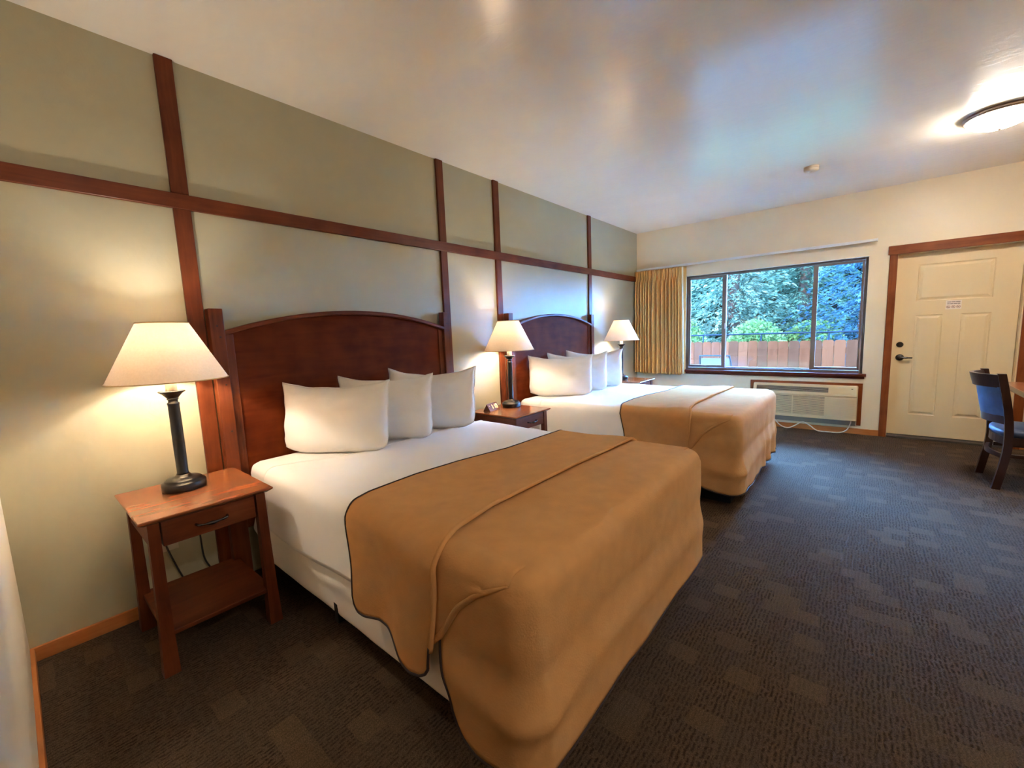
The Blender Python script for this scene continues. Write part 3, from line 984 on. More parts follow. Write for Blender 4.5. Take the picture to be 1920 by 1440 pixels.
# ---------------------------------------------------------------- headboards
def make_headboard(yc, label):
    """yc: centre of the bed; posts stand just inside the wall boards"""
    t = thing('headboard', (0.03, yc, 0), label, 'headboard', 'arched cherry headboards')
    pl0, pl1 = yc - 0.849, yc - 0.782
    pr0, pr1 = yc + 0.782, yc + 0.848
    for a, b_ in ((pl0, pl1), (pr0, pr1)):
        p = box('post', 0.022, 0.082, a, b_, 0.0, 1.553, W_Z, t, bev=0.003)
        for zc in (1.46, 1.40, 1.14, 0.88):
            bm = bmesh.new()
            yy = (a + b_) / 2 + (0.010 if zc < 1.45 else 0.0)
            rg = [[(x, yy + 0.005 * math.cos(2 * math.pi * q / 10), zc + 0.005 * math.sin(2 * math.pi * q / 10)) for q in range(10)] for x in (0.0815, 0.0828)]
            add_loft(bm, rg)
            from_bm('plug', bm, STITCH, p)
    # arched panel
    hc, sag, apex = 0.782, 0.118, 1.553
    RR = (hc * hc + sag * sag) / (2 * sag)
    def arch(dy):
        return apex - (RR - math.sqrt(RR * RR - dy * dy))
    n = 40
    bm = bmesh.new()
    rg = []
    for i in range(n + 1):
        dy = -hc + 2 * hc * i / n
        z1 = arch(dy) - 0.020
        rg.append([(0.022, yc + dy, 0.30), (0.050, yc + dy, 0.30), (0.050, yc + dy, z1), (0.022, yc + dy, z1)])
    add_loft(bm, rg)
    from_bm('panel', bm, W_PANEL, t)
    bm = bmesh.new()
    rg = []
    for i in range(n + 1):
        dy = -hc + 2 * hc * i / n
        z1 = arch(dy)
        rg.append([(0.018, yc + dy, z1 - 0.026), (0.078, yc + dy, z1 - 0.026), (0.084, yc + dy, z1 - 0.020), (0.084, yc + dy, z1 - 0.006), (0.078, yc + dy, z1), (0.018, yc + dy, z1)])
    add_loft(bm, rg)
    from_bm('arched_cap', bm, W_Y, t)
    for s in (-1, 1):
        a = yc + s * (hc - 0.044) if s > 0 else yc - hc
        b_ = yc + hc if s > 0 else yc - hc + 0.044
        zz = arch(hc - 0.0) - 0.022
        box('stile', 0.024, 0.060, a, b_, 0.30, zz, W_Z, t, bev=0.002)
    return t

B1, B2 = 1.862, 4.326
make_headboard(B1, 'arched cherry headboard of the near bed')
make_headboard(B2, 'arched cherry headboard of the far bed')

# ---------------------------------------------------------------- beds
ZT = 0.692       # top of the mattress
HW = 0.755       # half width

def drape_pts(hw, ztop, r, znear, zfar, y_from=None, n_side=14, n_arc=7, n_top=36):
    """cross-section (local y, z, outward flag depth) from the near hem over the bed to the far hem"""
    out = []
    for i in range(n_side):
        z = lerp(znear, ztop - r, i / n_side)
        out.append((-hw, z, 0))
    for i in range(n_arc):
        a = (math.pi / 2) * i / n_arc
        out.append((-hw + r - r * math.cos(a), ztop - r + r * math.sin(a), 1))
    for i in range(n_top + 1):
        out.append((lerp(-hw + r, hw - r, i / n_top), ztop, 2))
    for i in range(1, n_arc + 1):
        a = (math.pi / 2) * i / n_arc
        out.append((hw - r + r * math.sin(a), ztop - r + r * math.cos(a), 1))
    for i in range(1, n_side + 1):
        z = lerp(ztop - r, zfar, i / n_side)
        out.append((hw, z, 0))
    return out

def make_bed(yc, which):
    t = thing('bed', (1.1, yc, 0), 'queen bed %s, white mattress on black base' % which, 'bed', 'two queen beds')
    box('platform_base', 0.12, 2.03, yc - 0.62, yc + 0.62, 0.0, 0.135, BLACK, t, bev=0.004)
    # metal frame clip seen below the box spring
    box('frame_clip', 0.985, 1.020, yc - 0.752, yc - 0.60, 0.105, 0.20, BLACK, t, bev=0.004)
    # box spring with a loose white cover
    bm = bmesh.new()
    add_box(bm, 0.095, 2.085, yc - HW + 0.004, yc + HW - 0.004, 0.135, 0.405)
    bmesh.ops.bevel(bm, geom=list(bm.edges), offset=0.025, segments=3, profile=0.5, affect='EDGES')
    bmesh.ops.subdivide_edges(bm, edges=[e for e in bm.edges if e.calc_length() > 0.3], cuts=60, use_grid_fill=True)
    bmesh.ops.subdivide_edges(bm, edges=[e for e in bm.edges if e.calc_length() > 0.12], cuts=14, use_grid_fill=True)
    for v in bm.verts:
        x, y, z = v.co
        if y < yc - HW + 0.03:
            q = nz((x * 2.2 + z * 3.5, z * 9 - x * 2.0, 0.3), 1.6, which == 'near' and 2.0 or 5.0)
            w = math.exp(-((z - 0.32) / 0.07) ** 2)
            v.co.y -= 0.020 * w * q + 0.007 * w * nz((x * 14 + z * 20, z * 22 - x * 9, 0), 1.0) + 0.004 * nz((x * 6, z * 10, 0), 1.0)
    from_bm('box_spring', bm, WHITE2, t, True)
    bm = bmesh.new()
    add_box(bm, 0.090, 2.085, yc - HW, yc + HW, 0.400, ZT)
    bmesh.ops.bevel(bm, geom=list(bm.edges), offset=0.055, segments=6, profile=0.5, affect='EDGES')
    from_bm('mattress', bm, WHITE, t, True)
    return t

make_bed(B1, 'nearest the camera')
make_bed(B2, 'farther back by the window')

def make_sheet(yc, label, seed):
    x_edge = 0.36
    xs_ = [x_edge + (2.020 - x_edge) * i / 60 for i in range(61)]
    G = []
    for ix, x in enumerate(xs_):
        row = []
        zn = 0.372 + 0.012 * math.sin(x * 5 + seed)
        lift = 0.0065 * (1 - sst((x - 0.70) / 0.35))
        pts = drape_pts(HW + 0.003 + lift, ZT + 0.0015 + lift, 0.06, zn, 0.38)
        for y, z, f in pts:
            dx = 0
            if ix < 6:   # the turned-down edge curves towards the foot on top
                u = (y + HW) / (2 * HW)
                dx = (1 - ix / 6.0) * (0.16 * sst(u * 3.5) * (1 - 0.0 * u) - (0.0 if f else 0.0))
            d = 0.0
            if f == 0:
                dep = (ZT - z) / 0.3
                sg = -1 if y < 0 else 1
                d = 0.006 * dep + 0.006 * dep * nz((x * 3.0, z * 5, seed), 1.0)
                yy, zz = y + sg * d, z
            else:
                yy, zz = y, z + (0.0025 * nz((x * 3, y * 3, seed), 1.0) if f == 2 else 0)
            row.append((x + dx, yc + yy, zz))
        G.append(row)
    o = finish('flat_sheet', grid_mesh('flat_sheet', G), WHITE, None, True, origin=(1.2, yc, ZT))
    solid(o, 0.003, 1.0)
    tube('hem', [Vector(p) + Vector((0, 0, 0.002)) for p in G[0]], 0.0042, WHITE, o, 6)
    return tag(o, label, 'sheet', 'white top sheets')

make_sheet(B1, 'smooth white top sheet tucked over the near bed', 1.0)
make_sheet(B2, 'smooth white top sheet tucked over the far bed', 4.0)

# ---------------------------------------------------------------- blankets
def make_blanket(yc, label, seed, hem0, fdx):
    t = thing('blanket', (1.7, yc, ZT), label, 'blanket', 'tan fleece blankets')
    XF = 2.118
    YN = HW + 0.021
    ztop = ZT + 0.016
    # --- A: foot section that wraps round the corners
    path = []   # (x, y, nx, ny)
    r = 0.075
    xs0 = 1.770
    for i in range(14):
        path.append((lerp(xs0, XF - r, i / 14), -YN, 0, -1))
    for i in range(10):
        a = (math.pi / 2) * i / 10
        path.append((XF - r + r * math.sin(a), -YN + r - r * math.cos(a), math.sin(a), -math.cos(a)))
    for i in range(48):
        path.append((XF, lerp(-YN + r, YN - r, i / 48), 1, 0))
    for i in range(10):
        a = (math.pi / 2) * i / 10
        path.append((XF - r + r * math.cos(a), YN - r + r * math.sin(a), math.cos(a), math.sin(a)))
    for i in range(15):
        path.append((lerp(XF - r, xs0, i / 14), YN, 0, 1))
    G = []
    hem = []
    for k_, (x, y, nx_, ny_) in enumerate(path):
        col = []
        edge = abs(y) > YN - 0.001 and x < XF - r
        foot = nx_ > 0.98
        zh = hem0 + 0.006 * math.sin(k_ * 0.33 + seed)
        if edge:
            zh += 0.075 * math.exp(-(x - xs0) / 0.035)
        if ny_ != 0 and nx_ != 0:
            zh -= 0.0
        # distance along from near corner, for the bulge
        corner = math.exp(-(((x - XF) * (1 if ny_ < 0 else 9)) ** 2 + (y + YN) ** 2) / 0.035)
        nrow = 26
        for j in range(nrow + 1):
            z = lerp(zh, ztop - 0.06, j / nrow)
            dep = (ztop - z) / 0.6
            o_ = 0.004 + 0.020 * dep
            o_ += -0.007 * math.exp(-((z - 0.43) / 0.05) ** 2) + 0.008 * math.exp(-((z - 0.31) / 0.05) ** 2)
            o_ += corner * (0.015 * math.exp(-((z - 0.285) / 0.034) ** 2) - 0.004 * math.exp(-((z - 0.40) / 0.055) ** 2))
            s_ = y if foot else x * 2
            o_ += 0.010 * dep * nz((s_ * 2.2, z * 1.2, seed), 1.0) + 0.004 * nz((s_ * 5, z * 4, seed), 1.0)
            o_ += fdx * dep * dep * math.sin(s_ * 26 + 2 * nz((s_ * 3, 0, seed), 1.0)) * (1 if foot and y > 0 else 0.15)
            xx, yy = x + nx_ * o_, y + ny_ * o_
            if edge and x < 1.98:
                xx += 0.065 * sst((0.42 - z) / 0.28) * (1 - (x - xs0) / (1.98 - xs0))
            col.append((xx, yc + yy, z))
        hem.append(Vector(col[0]))
        for j in range(1, 9):
            a = (math.pi / 2) * j / 8
            ins = 0.06 * (1 - math.cos(a)) - 0.004
            col.append((x - nx_ * ins, yc + y - ny_ * ins, ztop - 0.06 + 0.06 * math.sin(a)))
        bx, by = x - nx_ * 0.06, y - ny_ * 0.06
        tx, ty = 1.600, max(-YN + 0.08, min(YN - 0.08, by))
        for j in range(1, 9):
            q = j / 8
            px_, py_ = lerp(bx, tx, q), lerp(by, ty, q)
            col.append((px_, yc + py_, ztop + 0.003 * nz((px_ * 4, py_ * 4, seed), 1.0)))
        G.append(col)
    o = finish('foot_drape', grid_mesh('foot_drape', G), FLEECE, t, True)
    solid(o, 0.006, -1.0)
    edge_pts = [Vector(p) for p in reversed(G[0][:20])] + hem[1:-1] + [Vector(p) for p in G[-1][:20]]
    tube('edge_stitching', edge_pts, 0.0050, STITCH, o, 6)

    # --- C: corner flaps hanging over the sides in front of the wrapped foot section
    low = [(1.66, 0.33), (1.70, 0.36), (1.775, 0.43), (1.86, 0.555), (1.94, 0.625), (2.00, 0.660), (2.050, 0.684)]
    for sg in (-1, 1):
        G = []
        ed = []
        for i in range(31):
            x = lerp(1.66, 2.052, i / 30)
            zl = interp(x, low)
            col = []
            rr = 0.062
            for j in range(5):
                col.append((x, yc + sg * lerp(YN - 0.22, YN - 0.06, j / 5), ztop - 0.014 + 0.016 * (j / 5) ** 2))
            fade = 1 - 0.85 * sst((x - 1.98) / 0.09)
            zr = ztop + 0.002
            amax = math.acos(max(0.0, min(1.0, (zl - (zr - rr)) / rr)))
            for j in range(9):
                a = amax * j / 8
                z = zr - rr + rr * math.cos(a)
                col.append((x, yc + sg * (YN - 0.06 + (rr + 0.004 * fade * math.sin(a)) * math.sin(a)), z))
            z0 = col[-1][2]
            fl_ = 1.0 if amax > 1.5 else 0.0
            yb = YN + 0.006 * fade if fl_ else sg * (col[-1][1] - yc)
            for j in range(1, 15):
                z = lerp(z0, min(zl, z0), j / 14)
                dep = (zr - z) / 0.35
                col.append((x + 0.010 * dep * nz((x * 4, z * 3, seed), 1.0), yc + sg * (yb + fl_ * fade * (0.010 * (z0 - z) / 0.3 + 0.006 * math.sin(math.pi * j / 14))), z))
            ed.append(Vector(col[-1]))
            G.append(col if sg < 0 else col)
        o = finish('corner_flap', grid_mesh('corner_flap', G), FLEECE, t, True)
        solid(o, 0.006, 0.0)
        tube('folded_lip', ed, [0.011] * 24 + [0.009, 0.008, 0.007, 0.006, 0.005, 0.004, 0.003], FLEECE, o, 8)

    # --- B: the turned band lying across the bed
    near_low = [(0.0, 0.350), (0.03, 0.318), (0.08, 0.300), (0.16, 0.297), (0.34, 0.316), (0.46, 0.312), (0.58, 0.292), (0.72, 0.270), (0.84, 0.262), (0.93, 0.268), (0.98, 0.285), (1.0, 0.305)]
    G = []
    nu = 40
    for i in range(nu + 1):
        u = i / nu
        zl = interp(u, near_low)
        pts = drape_pts(HW + 0.012, ZT + 0.016, 0.062, zl + (hem0 - 0.122), 0.30, n_side=22, n_top=44)
        row = []
        for y, z, f in pts:
            yl = y + yc - (B1 if yc < 3 else B2)   # local
            # left and right limits vary along the drape
            if f == 0:
                xl = lerp(1.205, 1.245, sst((ZT - z) / 0.25)) if y < 0 else 1.25
                xr = lerp(1.775, 1.735, sst((0.62 - z) / 0.36)) if y < 0 else 1.742
            else:
                uu = (y + HW) / (2 * HW)
                xl = interp(uu, [(0.0, 1.205), (0.08, 1.165), (0.25, 1.15), (0.42, 1.17), (0.63, 1.23), (1.0, 1.252)])
                xr = interp(uu, [(0.0, 1.775), (0.06, 1.738), (0.2, 1.706), (0.6, 1.712), (1.0, 1.742)])
            x = lerp(xl, xr, u)
            lift = 0.016 * sst((x - 1.45) / 0.22)
            bulge = 0.004 * math.sin(math.pi * u)
            n_ = 0.0035 * nz((x * 4, y * 3, z * 3 + seed), 1.0)
            if f == 0:
                sg = -1 if y < 0 else 1
                dep = (ZT - z) / 0.4
                extra = 0.034 * sst((x - 1.45) / 0.22) + 0.014 * dep + 0.008 * dep * math.sin(u * 9.0 + seed)
                row.append((x, yc + y + sg * (extra + n_), z))
            elif f == 1:
                c = abs(y) - (HW + 0.012 - 0.062)
                a = max(0, min(1, c / 0.062))
                sg = -1 if y < 0 else 1
                row.append((x, yc + y + sg * a * 0.034 * sst((x - 1.45) / 0.22), z + lift * (1 - a)))
            else:
                row.append((x, yc + y, z + lift + n_ * 0.6))
        G.append(row)
    o = finish('turned_band', grid_mesh('turned_band', G), FLEECE, t, True)
    solid(o, 0.007, 1.0)
    outl = [Vector(p) for p in reversed(G[0])]
    hemn = [Vector(G[i][0]) for i in range(0, nu + 1)]
    pts = [p + Vector((0, -0.002, 0.002)) for p in outl] + [p + Vector((0, -0.003, 0)) for p in hemn[1:]] + [Vector(G[nu][j]) + Vector((0, -0.003, 0)) for j in range(1, 6)]
    tube('edge_stitching', [p + Vector((-0.002, -0.003 if p.z < ZT - 0.02 else 0, 0.004 if p.z > ZT - 0.02 else 0)) for p in pts], 0.0050, STITCH, o, 6)
    fold = [Vector(p) for p in G[nu][4:-4]]
    tube('fold_roll', fold, 0.0092, FLEECE, o, 8)
    return t

make_blanket(B1, 'tan fleece blanket with brown stitched edge across the foot of the near bed', 1.3, 0.122, 0.0)
make_blanket(B2, 'tan fleece blanket with brown stitched edge across the foot of the far bed', 6.1, 0.135, 0.020)

# ---------------------------------------------------------------- pillows
def make_pillow(p0, p1, w, h, th, lean, label, group, seed, sag=0.05):
    """p0 -> p1: ground line of the pillow (plan); stands on the mattress leaning back by `lean`"""
    p0, p1 = Vector((p0[0], p0[1], 0)), Vector((p1[0], p1[1], 0))
    ax = (p1 - p0).normalized()
    c = (p0 + p1) / 2
    out = Vector((ax.y, -ax.x, 0))            # towards the camera
    upv = (Vector((0, 0, 1)) * math.cos(lean) - out * math.sin(lean)).normalized()
    nrm = ax.cross(upv).normalized()
    if nrm.dot(out) < 0: nrm = -nrm
    nu, nv = 28, 22
    base_z = ZT + 0.010
    def pt(u, v, side):
        # u, v in -1..1 ; concave edges, pointed corners
        cu = 1 - 0.030 * (1 - v * v) - 0.05 * sst((-v - 0.55) / 0.45) + 0.02 * sst((v - 0.7) / 0.3)
        cv = 1 - sag * (1 - u * u) * (1 if v > 0 else 0.15)
        X = u * cu * w / 2
        Z = v * cv * h / 2
        if v < 0:                     # the lower corners are rounded by the weight of the filling
            Z += 0.10 * h * abs(u) ** 5 * (-v) ** 3
        X += 0.006 * nz((v * 3, seed, u), 1.0)
        Z += 0.008 * nz((u * 3, seed + 4, v), 1.0)
        e = max(0.0, (1 - abs(u) ** 2.6)) * max(0.0, (1 - abs(v) ** 2.6))
        T = th / 2 * e ** 0.55
        # weight settles towards the bottom
        T *= 1.08 - 0.16 * v
        wr = 0.012 * nz((u * 2.0 + seed, v * 2.0, seed), 1.0) + 0.006 * nz((u * 5, v * 4 + seed, seed), 1.0)
        # creases that run out of the corners
        rc_ = math.hypot(1 - abs(u), 1 - abs(v))
        wr += 0.007 * math.sin(math.atan2(1 - abs(v), 1 - abs(u)) * 14 + seed) * math.exp(-(rc_ / 0.38) ** 2) * (1 if rc_ > 0.05 else 0)
        T2 = side * (T + (wr * min(1.0, e * 4)))
        return c + Vector((0, 0, base_z + h / 2)) + ax * X + upv * Z + nrm * T2
    verts, faces = [], []
    idx = {}
    for side in (1, -1):
        for i in range(nu + 1):
            for j in range(nv + 1):
                border = i in (0, nu) or j in (0, nv)
                key = (i, j, 0 if border else side)
                if key in idx: continue
                u = -math.cos(math.pi * i / nu) * 0.35 + 0.65 * (2 * i / nu - 1)
                v = -math.cos(math.pi * j / nv) * 0.35 + 0.65 * (2 * j / nv - 1)
                idx[key] = len(verts)
                verts.append(pt(u, v, side if not border else 0))
    lo = min(v.z for v in verts)
    dz = ZT + 0.004 - lo
    verts = [(v.x, v.y, v.z + dz) for v in verts]
    def I(i, j, s):
        return idx[(i, j, 0 if (i in (0, nu) or j in (0, nv)) else s)]
    for side in (1, -1):
        for i in range(nu):
            for j in range(nv):
                f = (I(i, j, side), I(i + 1, j, side), I(i + 1, j + 1, side), I(i, j + 1, side))
                faces.append(f if side > 0 else tuple(reversed(f)))
    me = bpy.data.meshes.new('pillow')
    me.from_pydata(verts, [], faces)
    o = finish('pillow', me, PILLOWM, None, True, origin=(c.x, c.y, ZT))
    # piped seam around the edge
    bmv = [Vector(verts[I(i, 0, 1)]) for i in range(nu + 1)] + [Vector(verts[I(nu, j, 1)]) for j in range(1, nv + 1)] + [Vector(verts[I(i, nv, 1)]) for i in range(nu - 1, -1, -1)] + [Vector(verts[I(0, j, 1)]) for j in range(nv - 1, -1, -1)]
    tube('seam', bmv, 0.0025, PILLOWM, o, 5)
    return tag(o, label, 'pillow', group)

make_pillow((0.105, 1.345), (0.600, 1.695), 0.655, 0.430, 0.17, R(9), 'white pillow on the near bed, front one of three nearest the camera', 'pillows on the near bed', 1.0, 0.20)
make_pillow((0.110, 1.695), (0.600, 2.025), 0.640, 0.430, 0.17, R(8), 'white pillow on the near bed, middle one of the three', 'pillows on the near bed', 2.4, 0.20)
make_pillow((0.118, 2.090), (0.598, 2.405), 0.650, 0.450, 0.17, R(10), 'white pillow on the near bed, rearmost of the three next to the middle nightstand', 'pillows on the near bed', 3.7, 0.26)
make_pillow((0.105, 3.790), (0.620, 4.080), 0.655, 0.430, 0.17, R(9), 'white pillow on the far bed, front one of the three', 'pillows on the far bed', 4.9, 0.22)
make_pillow((0.110, 4.140), (0.598, 4.448), 0.640, 0.440, 0.17, R(9), 'white pillow on the far bed, middle one of the three', 'pillows on the far bed', 6.2, 0.26)
make_pillow((0.110, 4.512), (0.598, 4.825), 0.640, 0.445, 0.17, R(9), 'white pillow on the far bed, rearmost of the three', 'pillows on the far bed', 7.5, 0.26)

# ---------------------------------------------------------------- desk and chair
tb = thing('desk', (4.2, 5.40, 0), 'wooden desk with reddish top at the right edge behind the chair', 'desk')
box('top', 3.722, 4.70, 4.76, 6.02, 0.708, 0.752, W_TABLE, tb, bev=0.005)
box('pedestal', 4.16, 4.50, 5.30, 5.46, 0.06, 0.708, W_CHAIR, tb, bev=0.004)
box('foot', 4.13, 4.62, 5.22, 5.54, 0.0, 0.06, W_CHAIR, tb, bev=0.008)

ch = thing('chair', (3.84, 5.36, 0), 'dark wooden chair with curved back and daylight-tinted padded seat at the desk', 'chair')
def legbar(pts, w, d, nm='leg'):
    bm = bmesh.new()
    rg = []
    for i, (x, y, z) in enumerate(pts):
        rg.append([(x - w / 2, y - d / 2, z), (x + w / 2, y - d / 2, z), (x + w / 2, y + d / 2, z), (x - w / 2, y + d / 2, z)])
    add_loft(bm, rg)
    return from_bm(nm, bm, W_CHAIR, ch)
for y in (5.14, 5.585):
    s = 0.0 if y < 5.3 else -0.025
    legbar(spline([(3.600 + s, y, 0.0), (3.618 + s, y, 0.12), (3.640 + s, y, 0.30), (3.640 + s, y, 0.46), (3.625 + s, y, 0.62), (3.595 + s, y, 0.80), (3.575 + s, y, 0.905)], 3), 0.046, 0.034)
for y in (5.16, 5.565):
    legbar([(4.075, y, 0.0), (4.05, y, 0.40)], 0.040, 0.040)
def arc(x_end, bow, y0=5.14, y1=5.585, n=28, xs=-0.025):
    return [(x_end + xs * t - bow * math.sin(math.pi * t), lerp(y0, y1, t), 0) for t in [i / n for i in range(n + 1)]]
def curved(nm, x_end, bow, z0, z1, w, mat, xlean=0.0, y0=5.14, y1=5.585):
    bm = bmesh.new()
    A = arc(x_end, bow, y0, y1)
    rg = []
    for i, p in enumerate(A):
        a, b_ = Vector(A[max(i - 1, 0)]), Vector(A[min(i + 1, len(A) - 1)])
        tt = (b_ - a).normalized()
        nn = Vector((-tt.y, tt.x, 0)) * w / 2
        p = Vector(p)
        rg.append([p - nn + Vector((0, 0, z0)), p + nn + Vector((0, 0, z0)), p + nn + Vector((xlean, 0, z1)), p - nn + Vector((xlean, 0, z1))])
    add_loft(bm, rg)
    return from_bm(nm, bm, mat, ch)
curved('top_rail', 3.592, 0.105, 0.795, 0.895, 0.026, W_CHAIR, -0.025)
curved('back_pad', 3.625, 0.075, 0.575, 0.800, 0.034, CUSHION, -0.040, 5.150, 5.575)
curved('lower_back_rail', 3.630, 0.075, 0.515, 0.578, 0.026, W_CHAIR, -0.006)
curved('rear_stretcher', 3.640, 0.050, 0.245, 0.278, 0.022, W_CHAIR)
# seat frame and cushion
bm = bmesh.new()
def seat_ring(i, z, bow=0.045):
    pts = []
    for q in range(9):
        tq = q / 8
        pts.append((3.625 + i - bow * math.sin(math.pi * tq), lerp(5.150 + i, 5.575 - i, tq), z))
    pts += [(4.09 - i, 5.575 - i, z), (4.09 - i, 5.150 + i, z)]
    return pts
add_loft(bm, [seat_ring(0.0, 0.355), seat_ring(0.0, 0.415)])
from_bm('seat_frame', bm, W_CHAIR, ch)
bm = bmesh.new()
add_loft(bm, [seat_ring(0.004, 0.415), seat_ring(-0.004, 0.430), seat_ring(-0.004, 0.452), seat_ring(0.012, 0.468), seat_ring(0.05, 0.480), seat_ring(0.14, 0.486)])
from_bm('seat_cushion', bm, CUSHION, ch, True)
for y in (5.148, 5.577):
    box('side_stretcher', 3.64, 4.06, y - 0.010, y + 0.010, 0.255, 0.285, W_CHAIR, ch, bev=0.003)

# ---------------------------------------------------------------- outdoors
struct(box('ground', -30, 30, D + 0.15, 60, -0.30, -0.14, LAWN))
struct(box('patio_slab', -4, 8, D + 0.15, 8.60, -0.14, -0.06, CONCRETE))
struct(box('roof', -1.5, XR + 1.5, YB - 1.0, D + 0.40, H + 0.125, H + 0.30, ROOFM))

fence = thing('fence', (1.4, 8.5, -0.14), 'cedar plank patio fence seen through the window', 'fence')
random.seed(11)
pl_me = {}
def plank_mesh(mat, k):
    bm = bmesh.new()
    w = 0.143
    pts = [(-w / 2, 0), (w / 2, 0), (w / 2, 1.172), (w / 2 - 0.022, 1.196), (-w / 2 + 0.022, 1.196), (-w / 2, 1.172)]
    add_loft(bm, [[(x, 0, z) for x, z in pts], [(x, 0.018, z) for x, z in pts]])
    bmesh.ops.recalc_face_normals(bm, faces=bm.faces)
    me = bpy.data.meshes.new('plank')
    # each board its own piece of grain
    bm.to_mesh(me); bm.free()
    me.materials.append(mat)
    return me
PM = [plank_mesh(FENCEM, 0), plank_mesh(FENCEM2, 1), plank_mesh(wood('cedar_plank_pink', (0.034, 0.0074, 0.0030), (0.056, 0.0138, 0.0060), 'z', rough=0.8, coat=0.0, stretch=10, spec=0.0), 2)]
for i in range(38):
    x = -1.52 + i * 0.148
    o = bpy.data.objects.new('plank', random.choice(PM))
    COL.objects.link(o)
    o.parent = fence
    o.location = (x - 1.4, random.uniform(0, 0.004), random.uniform(-0.006, 0.006))
for z in (0.10, 0.85):
    box('cross_rail', -1.6, 4.0, 8.520, 8.558, z, z + 0.089, FENCEM2, fence)
rl = thing('railing', (1.4, 8.58, 1.0), 'thin dark metal handrail above the patio fence', 'railing')
tube('handrail', [(-1.6, 8.58, 1.172), (4.0, 8.58, 1.180)], 0.013, RAILM, rl, 8)
for x in (-1.2, -0.25, 0.47, 1.40, 2.33, 3.26):
    tube('rail_post', [(x, 8.58, -0.14), (x, 8.58, 1.174)], 0.011, RAILM, rl, 8)

pc = thing('patio_chair', (0.92, 7.8, -0.06), 'grey metal patio chair with sling back outside the window', 'chair')
def pcf(nm, pts, r=0.011, mat=CHAIRMETAL):
    return tube(nm, pts, r, mat, pc, 8)
px_, py_ = 0.912, 7.62
pcf('back_frame', spline([(px_ - 0.21, py_ + 0.10, 0.30), (px_ - 0.225, py_ + 0.04, 0.62), (px_ - 0.225, py_ - 0.01, 0.84), (px_ - 0.20, py_ - 0.012, 0.862), (px_, py_ - 0.015, 0.866), (px_ + 0.20, py_ - 0.012, 0.862), (px_ + 0.225, py_ - 0.01, 0.84), (px_ + 0.25, py_ + 0.04, 0.62), (px_ + 0.26, py_ + 0.10, 0.30)], 6))
bm = bmesh.new()
add_loft(bm, [[(px_ - 0.21, py_ + 0.05, 0.42), (px_ + 0.23, py_ + 0.05, 0.42), (px_ + 0.23, py_ + 0.055, 0.42), (px_ - 0.21, py_ + 0.055, 0.42)], [(px_ - 0.215, py_ + 0.0, 0.825), (px_ + 0.215, py_ + 0.0, 0.825), (px_ + 0.215, py_ + 0.005, 0.825), (px_ - 0.215, py_ + 0.005, 0.825)]])
from_bm('back_sling', bm, SLING, pc)
box('seat_sling', px_ - 0.21, px_ + 0.23, py_ + 0.08, py_ + 0.50, 0.355, 0.362, SLING, pc)
for sx in (-0.22, 0.245):
    pcf('leg', [(px_ + sx, py_ + 0.02, -0.06), (px_ + sx, py_ + 0.10, 0.36)])
    pcf('leg', [(px_ + sx, py_ + 0.52, -0.06), (px_ + sx, py_ + 0.50, 0.36)])
    pcf('seat_rail', [(px_ + sx, py_ + 0.10, 0.36), (px_ + sx, py_ + 0.50, 0.36)])

def conifer(name, x, y, h, rad, mat, label, seed, dens=1.0, low=0.4, trunk_r=0.16, droop=0.35, leaf=0.16, wide=0.17):
    rnd = random.Random(seed)
    gz = -0.14
    t = thing(name, (x, y, gz), label, 'tree', 'trees beyond the fence')
    bm = bmesh.new()
    add_tube(bm, [(x, y, gz), (x + 0.02, y, gz + h * 0.4), (x, y, gz + h * 0.97)], [trunk_r, trunk_r * 0.65, 0.02], 12)
    from_bm('trunk', bm, BARK, t, True)
    verts, faces = [], []
    z = low
    while z < h:
        f = z / h
        L_ = rad * (1 - f) ** 0.75 + 0.1
        nb = int(7 + 4 * rnd.random())
        a0 = rnd.random() * 6.28
        for b_ in range(nb):
            a = a0 + 2 * math.pi * b_ / nb + rnd.uniform(-0.25, 0.25)
            ll = L_ * rnd.uniform(0.7, 1.08)
            rise = rnd.uniform(-0.05, 0.12)
            ca, sa = math.cos(a), math.sin(a)
            nseg = max(2, int(ll / 0.085 * dens))
            for s in range(nseg):
                q = (s + rnd.random()) / nseg
                d_ = ll * q
                zz = gz + z + rise * d_ - droop * ll * q * q + rnd.uniform(-0.10, 0.06)
                spread = 0.32 * (1.1 - q) * ll * 0.5
                for _ in range(3):
                    off = rnd.uniform(-spread, spread)
                    cx_, cy_ = x + ca * d_ - sa * off, y + sa * d_ + ca * off
                    lw = leaf * rnd.uniform(0.6, 1.2)
                    la = a + rnd.uniform(-0.9, 0.9)
                    dx_, dy_ = math.cos(la) * lw, math.sin(la) * lw
                    wx_, wy_ = -math.sin(la) * lw * wide, math.cos(la) * lw * wide
                    dz_ = -lw * rnd.uniform(0.1, 0.8)
                    zj = zz + rnd.uniform(-0.05, 0.05) - abs(off) * 0.3
                    k0 = len(verts)
                    tl = rnd.uniform(-0.5, 0.5) * lw * 0.4
                    verts += [(cx_ - dx_ * 0.2, cy_ - dy_ * 0.2, zj), (cx_ + dx_ * 0.4 + wx_, cy_ + dy_ * 0.4 + wy_, zj + dz_ * 0.4 + tl), (cx_ + dx_, cy_ + dy_, zj + dz_), (cx_ + dx_ * 0.4 - wx_, cy_ + dy_ * 0.4 - wy_, zj + dz_ * 0.4 - tl)]
                    faces.append((k0, k0 + 1, k0 + 2, k0 + 3))
        z += 0.20 + 0.10 * rnd.random()
    me = bpy.data.meshes.new('foliage')
    me.from_pydata(verts, [], faces)
    o = finish('foliage', me, mat, t)
    o['kind'] = 'stuff'
    return t

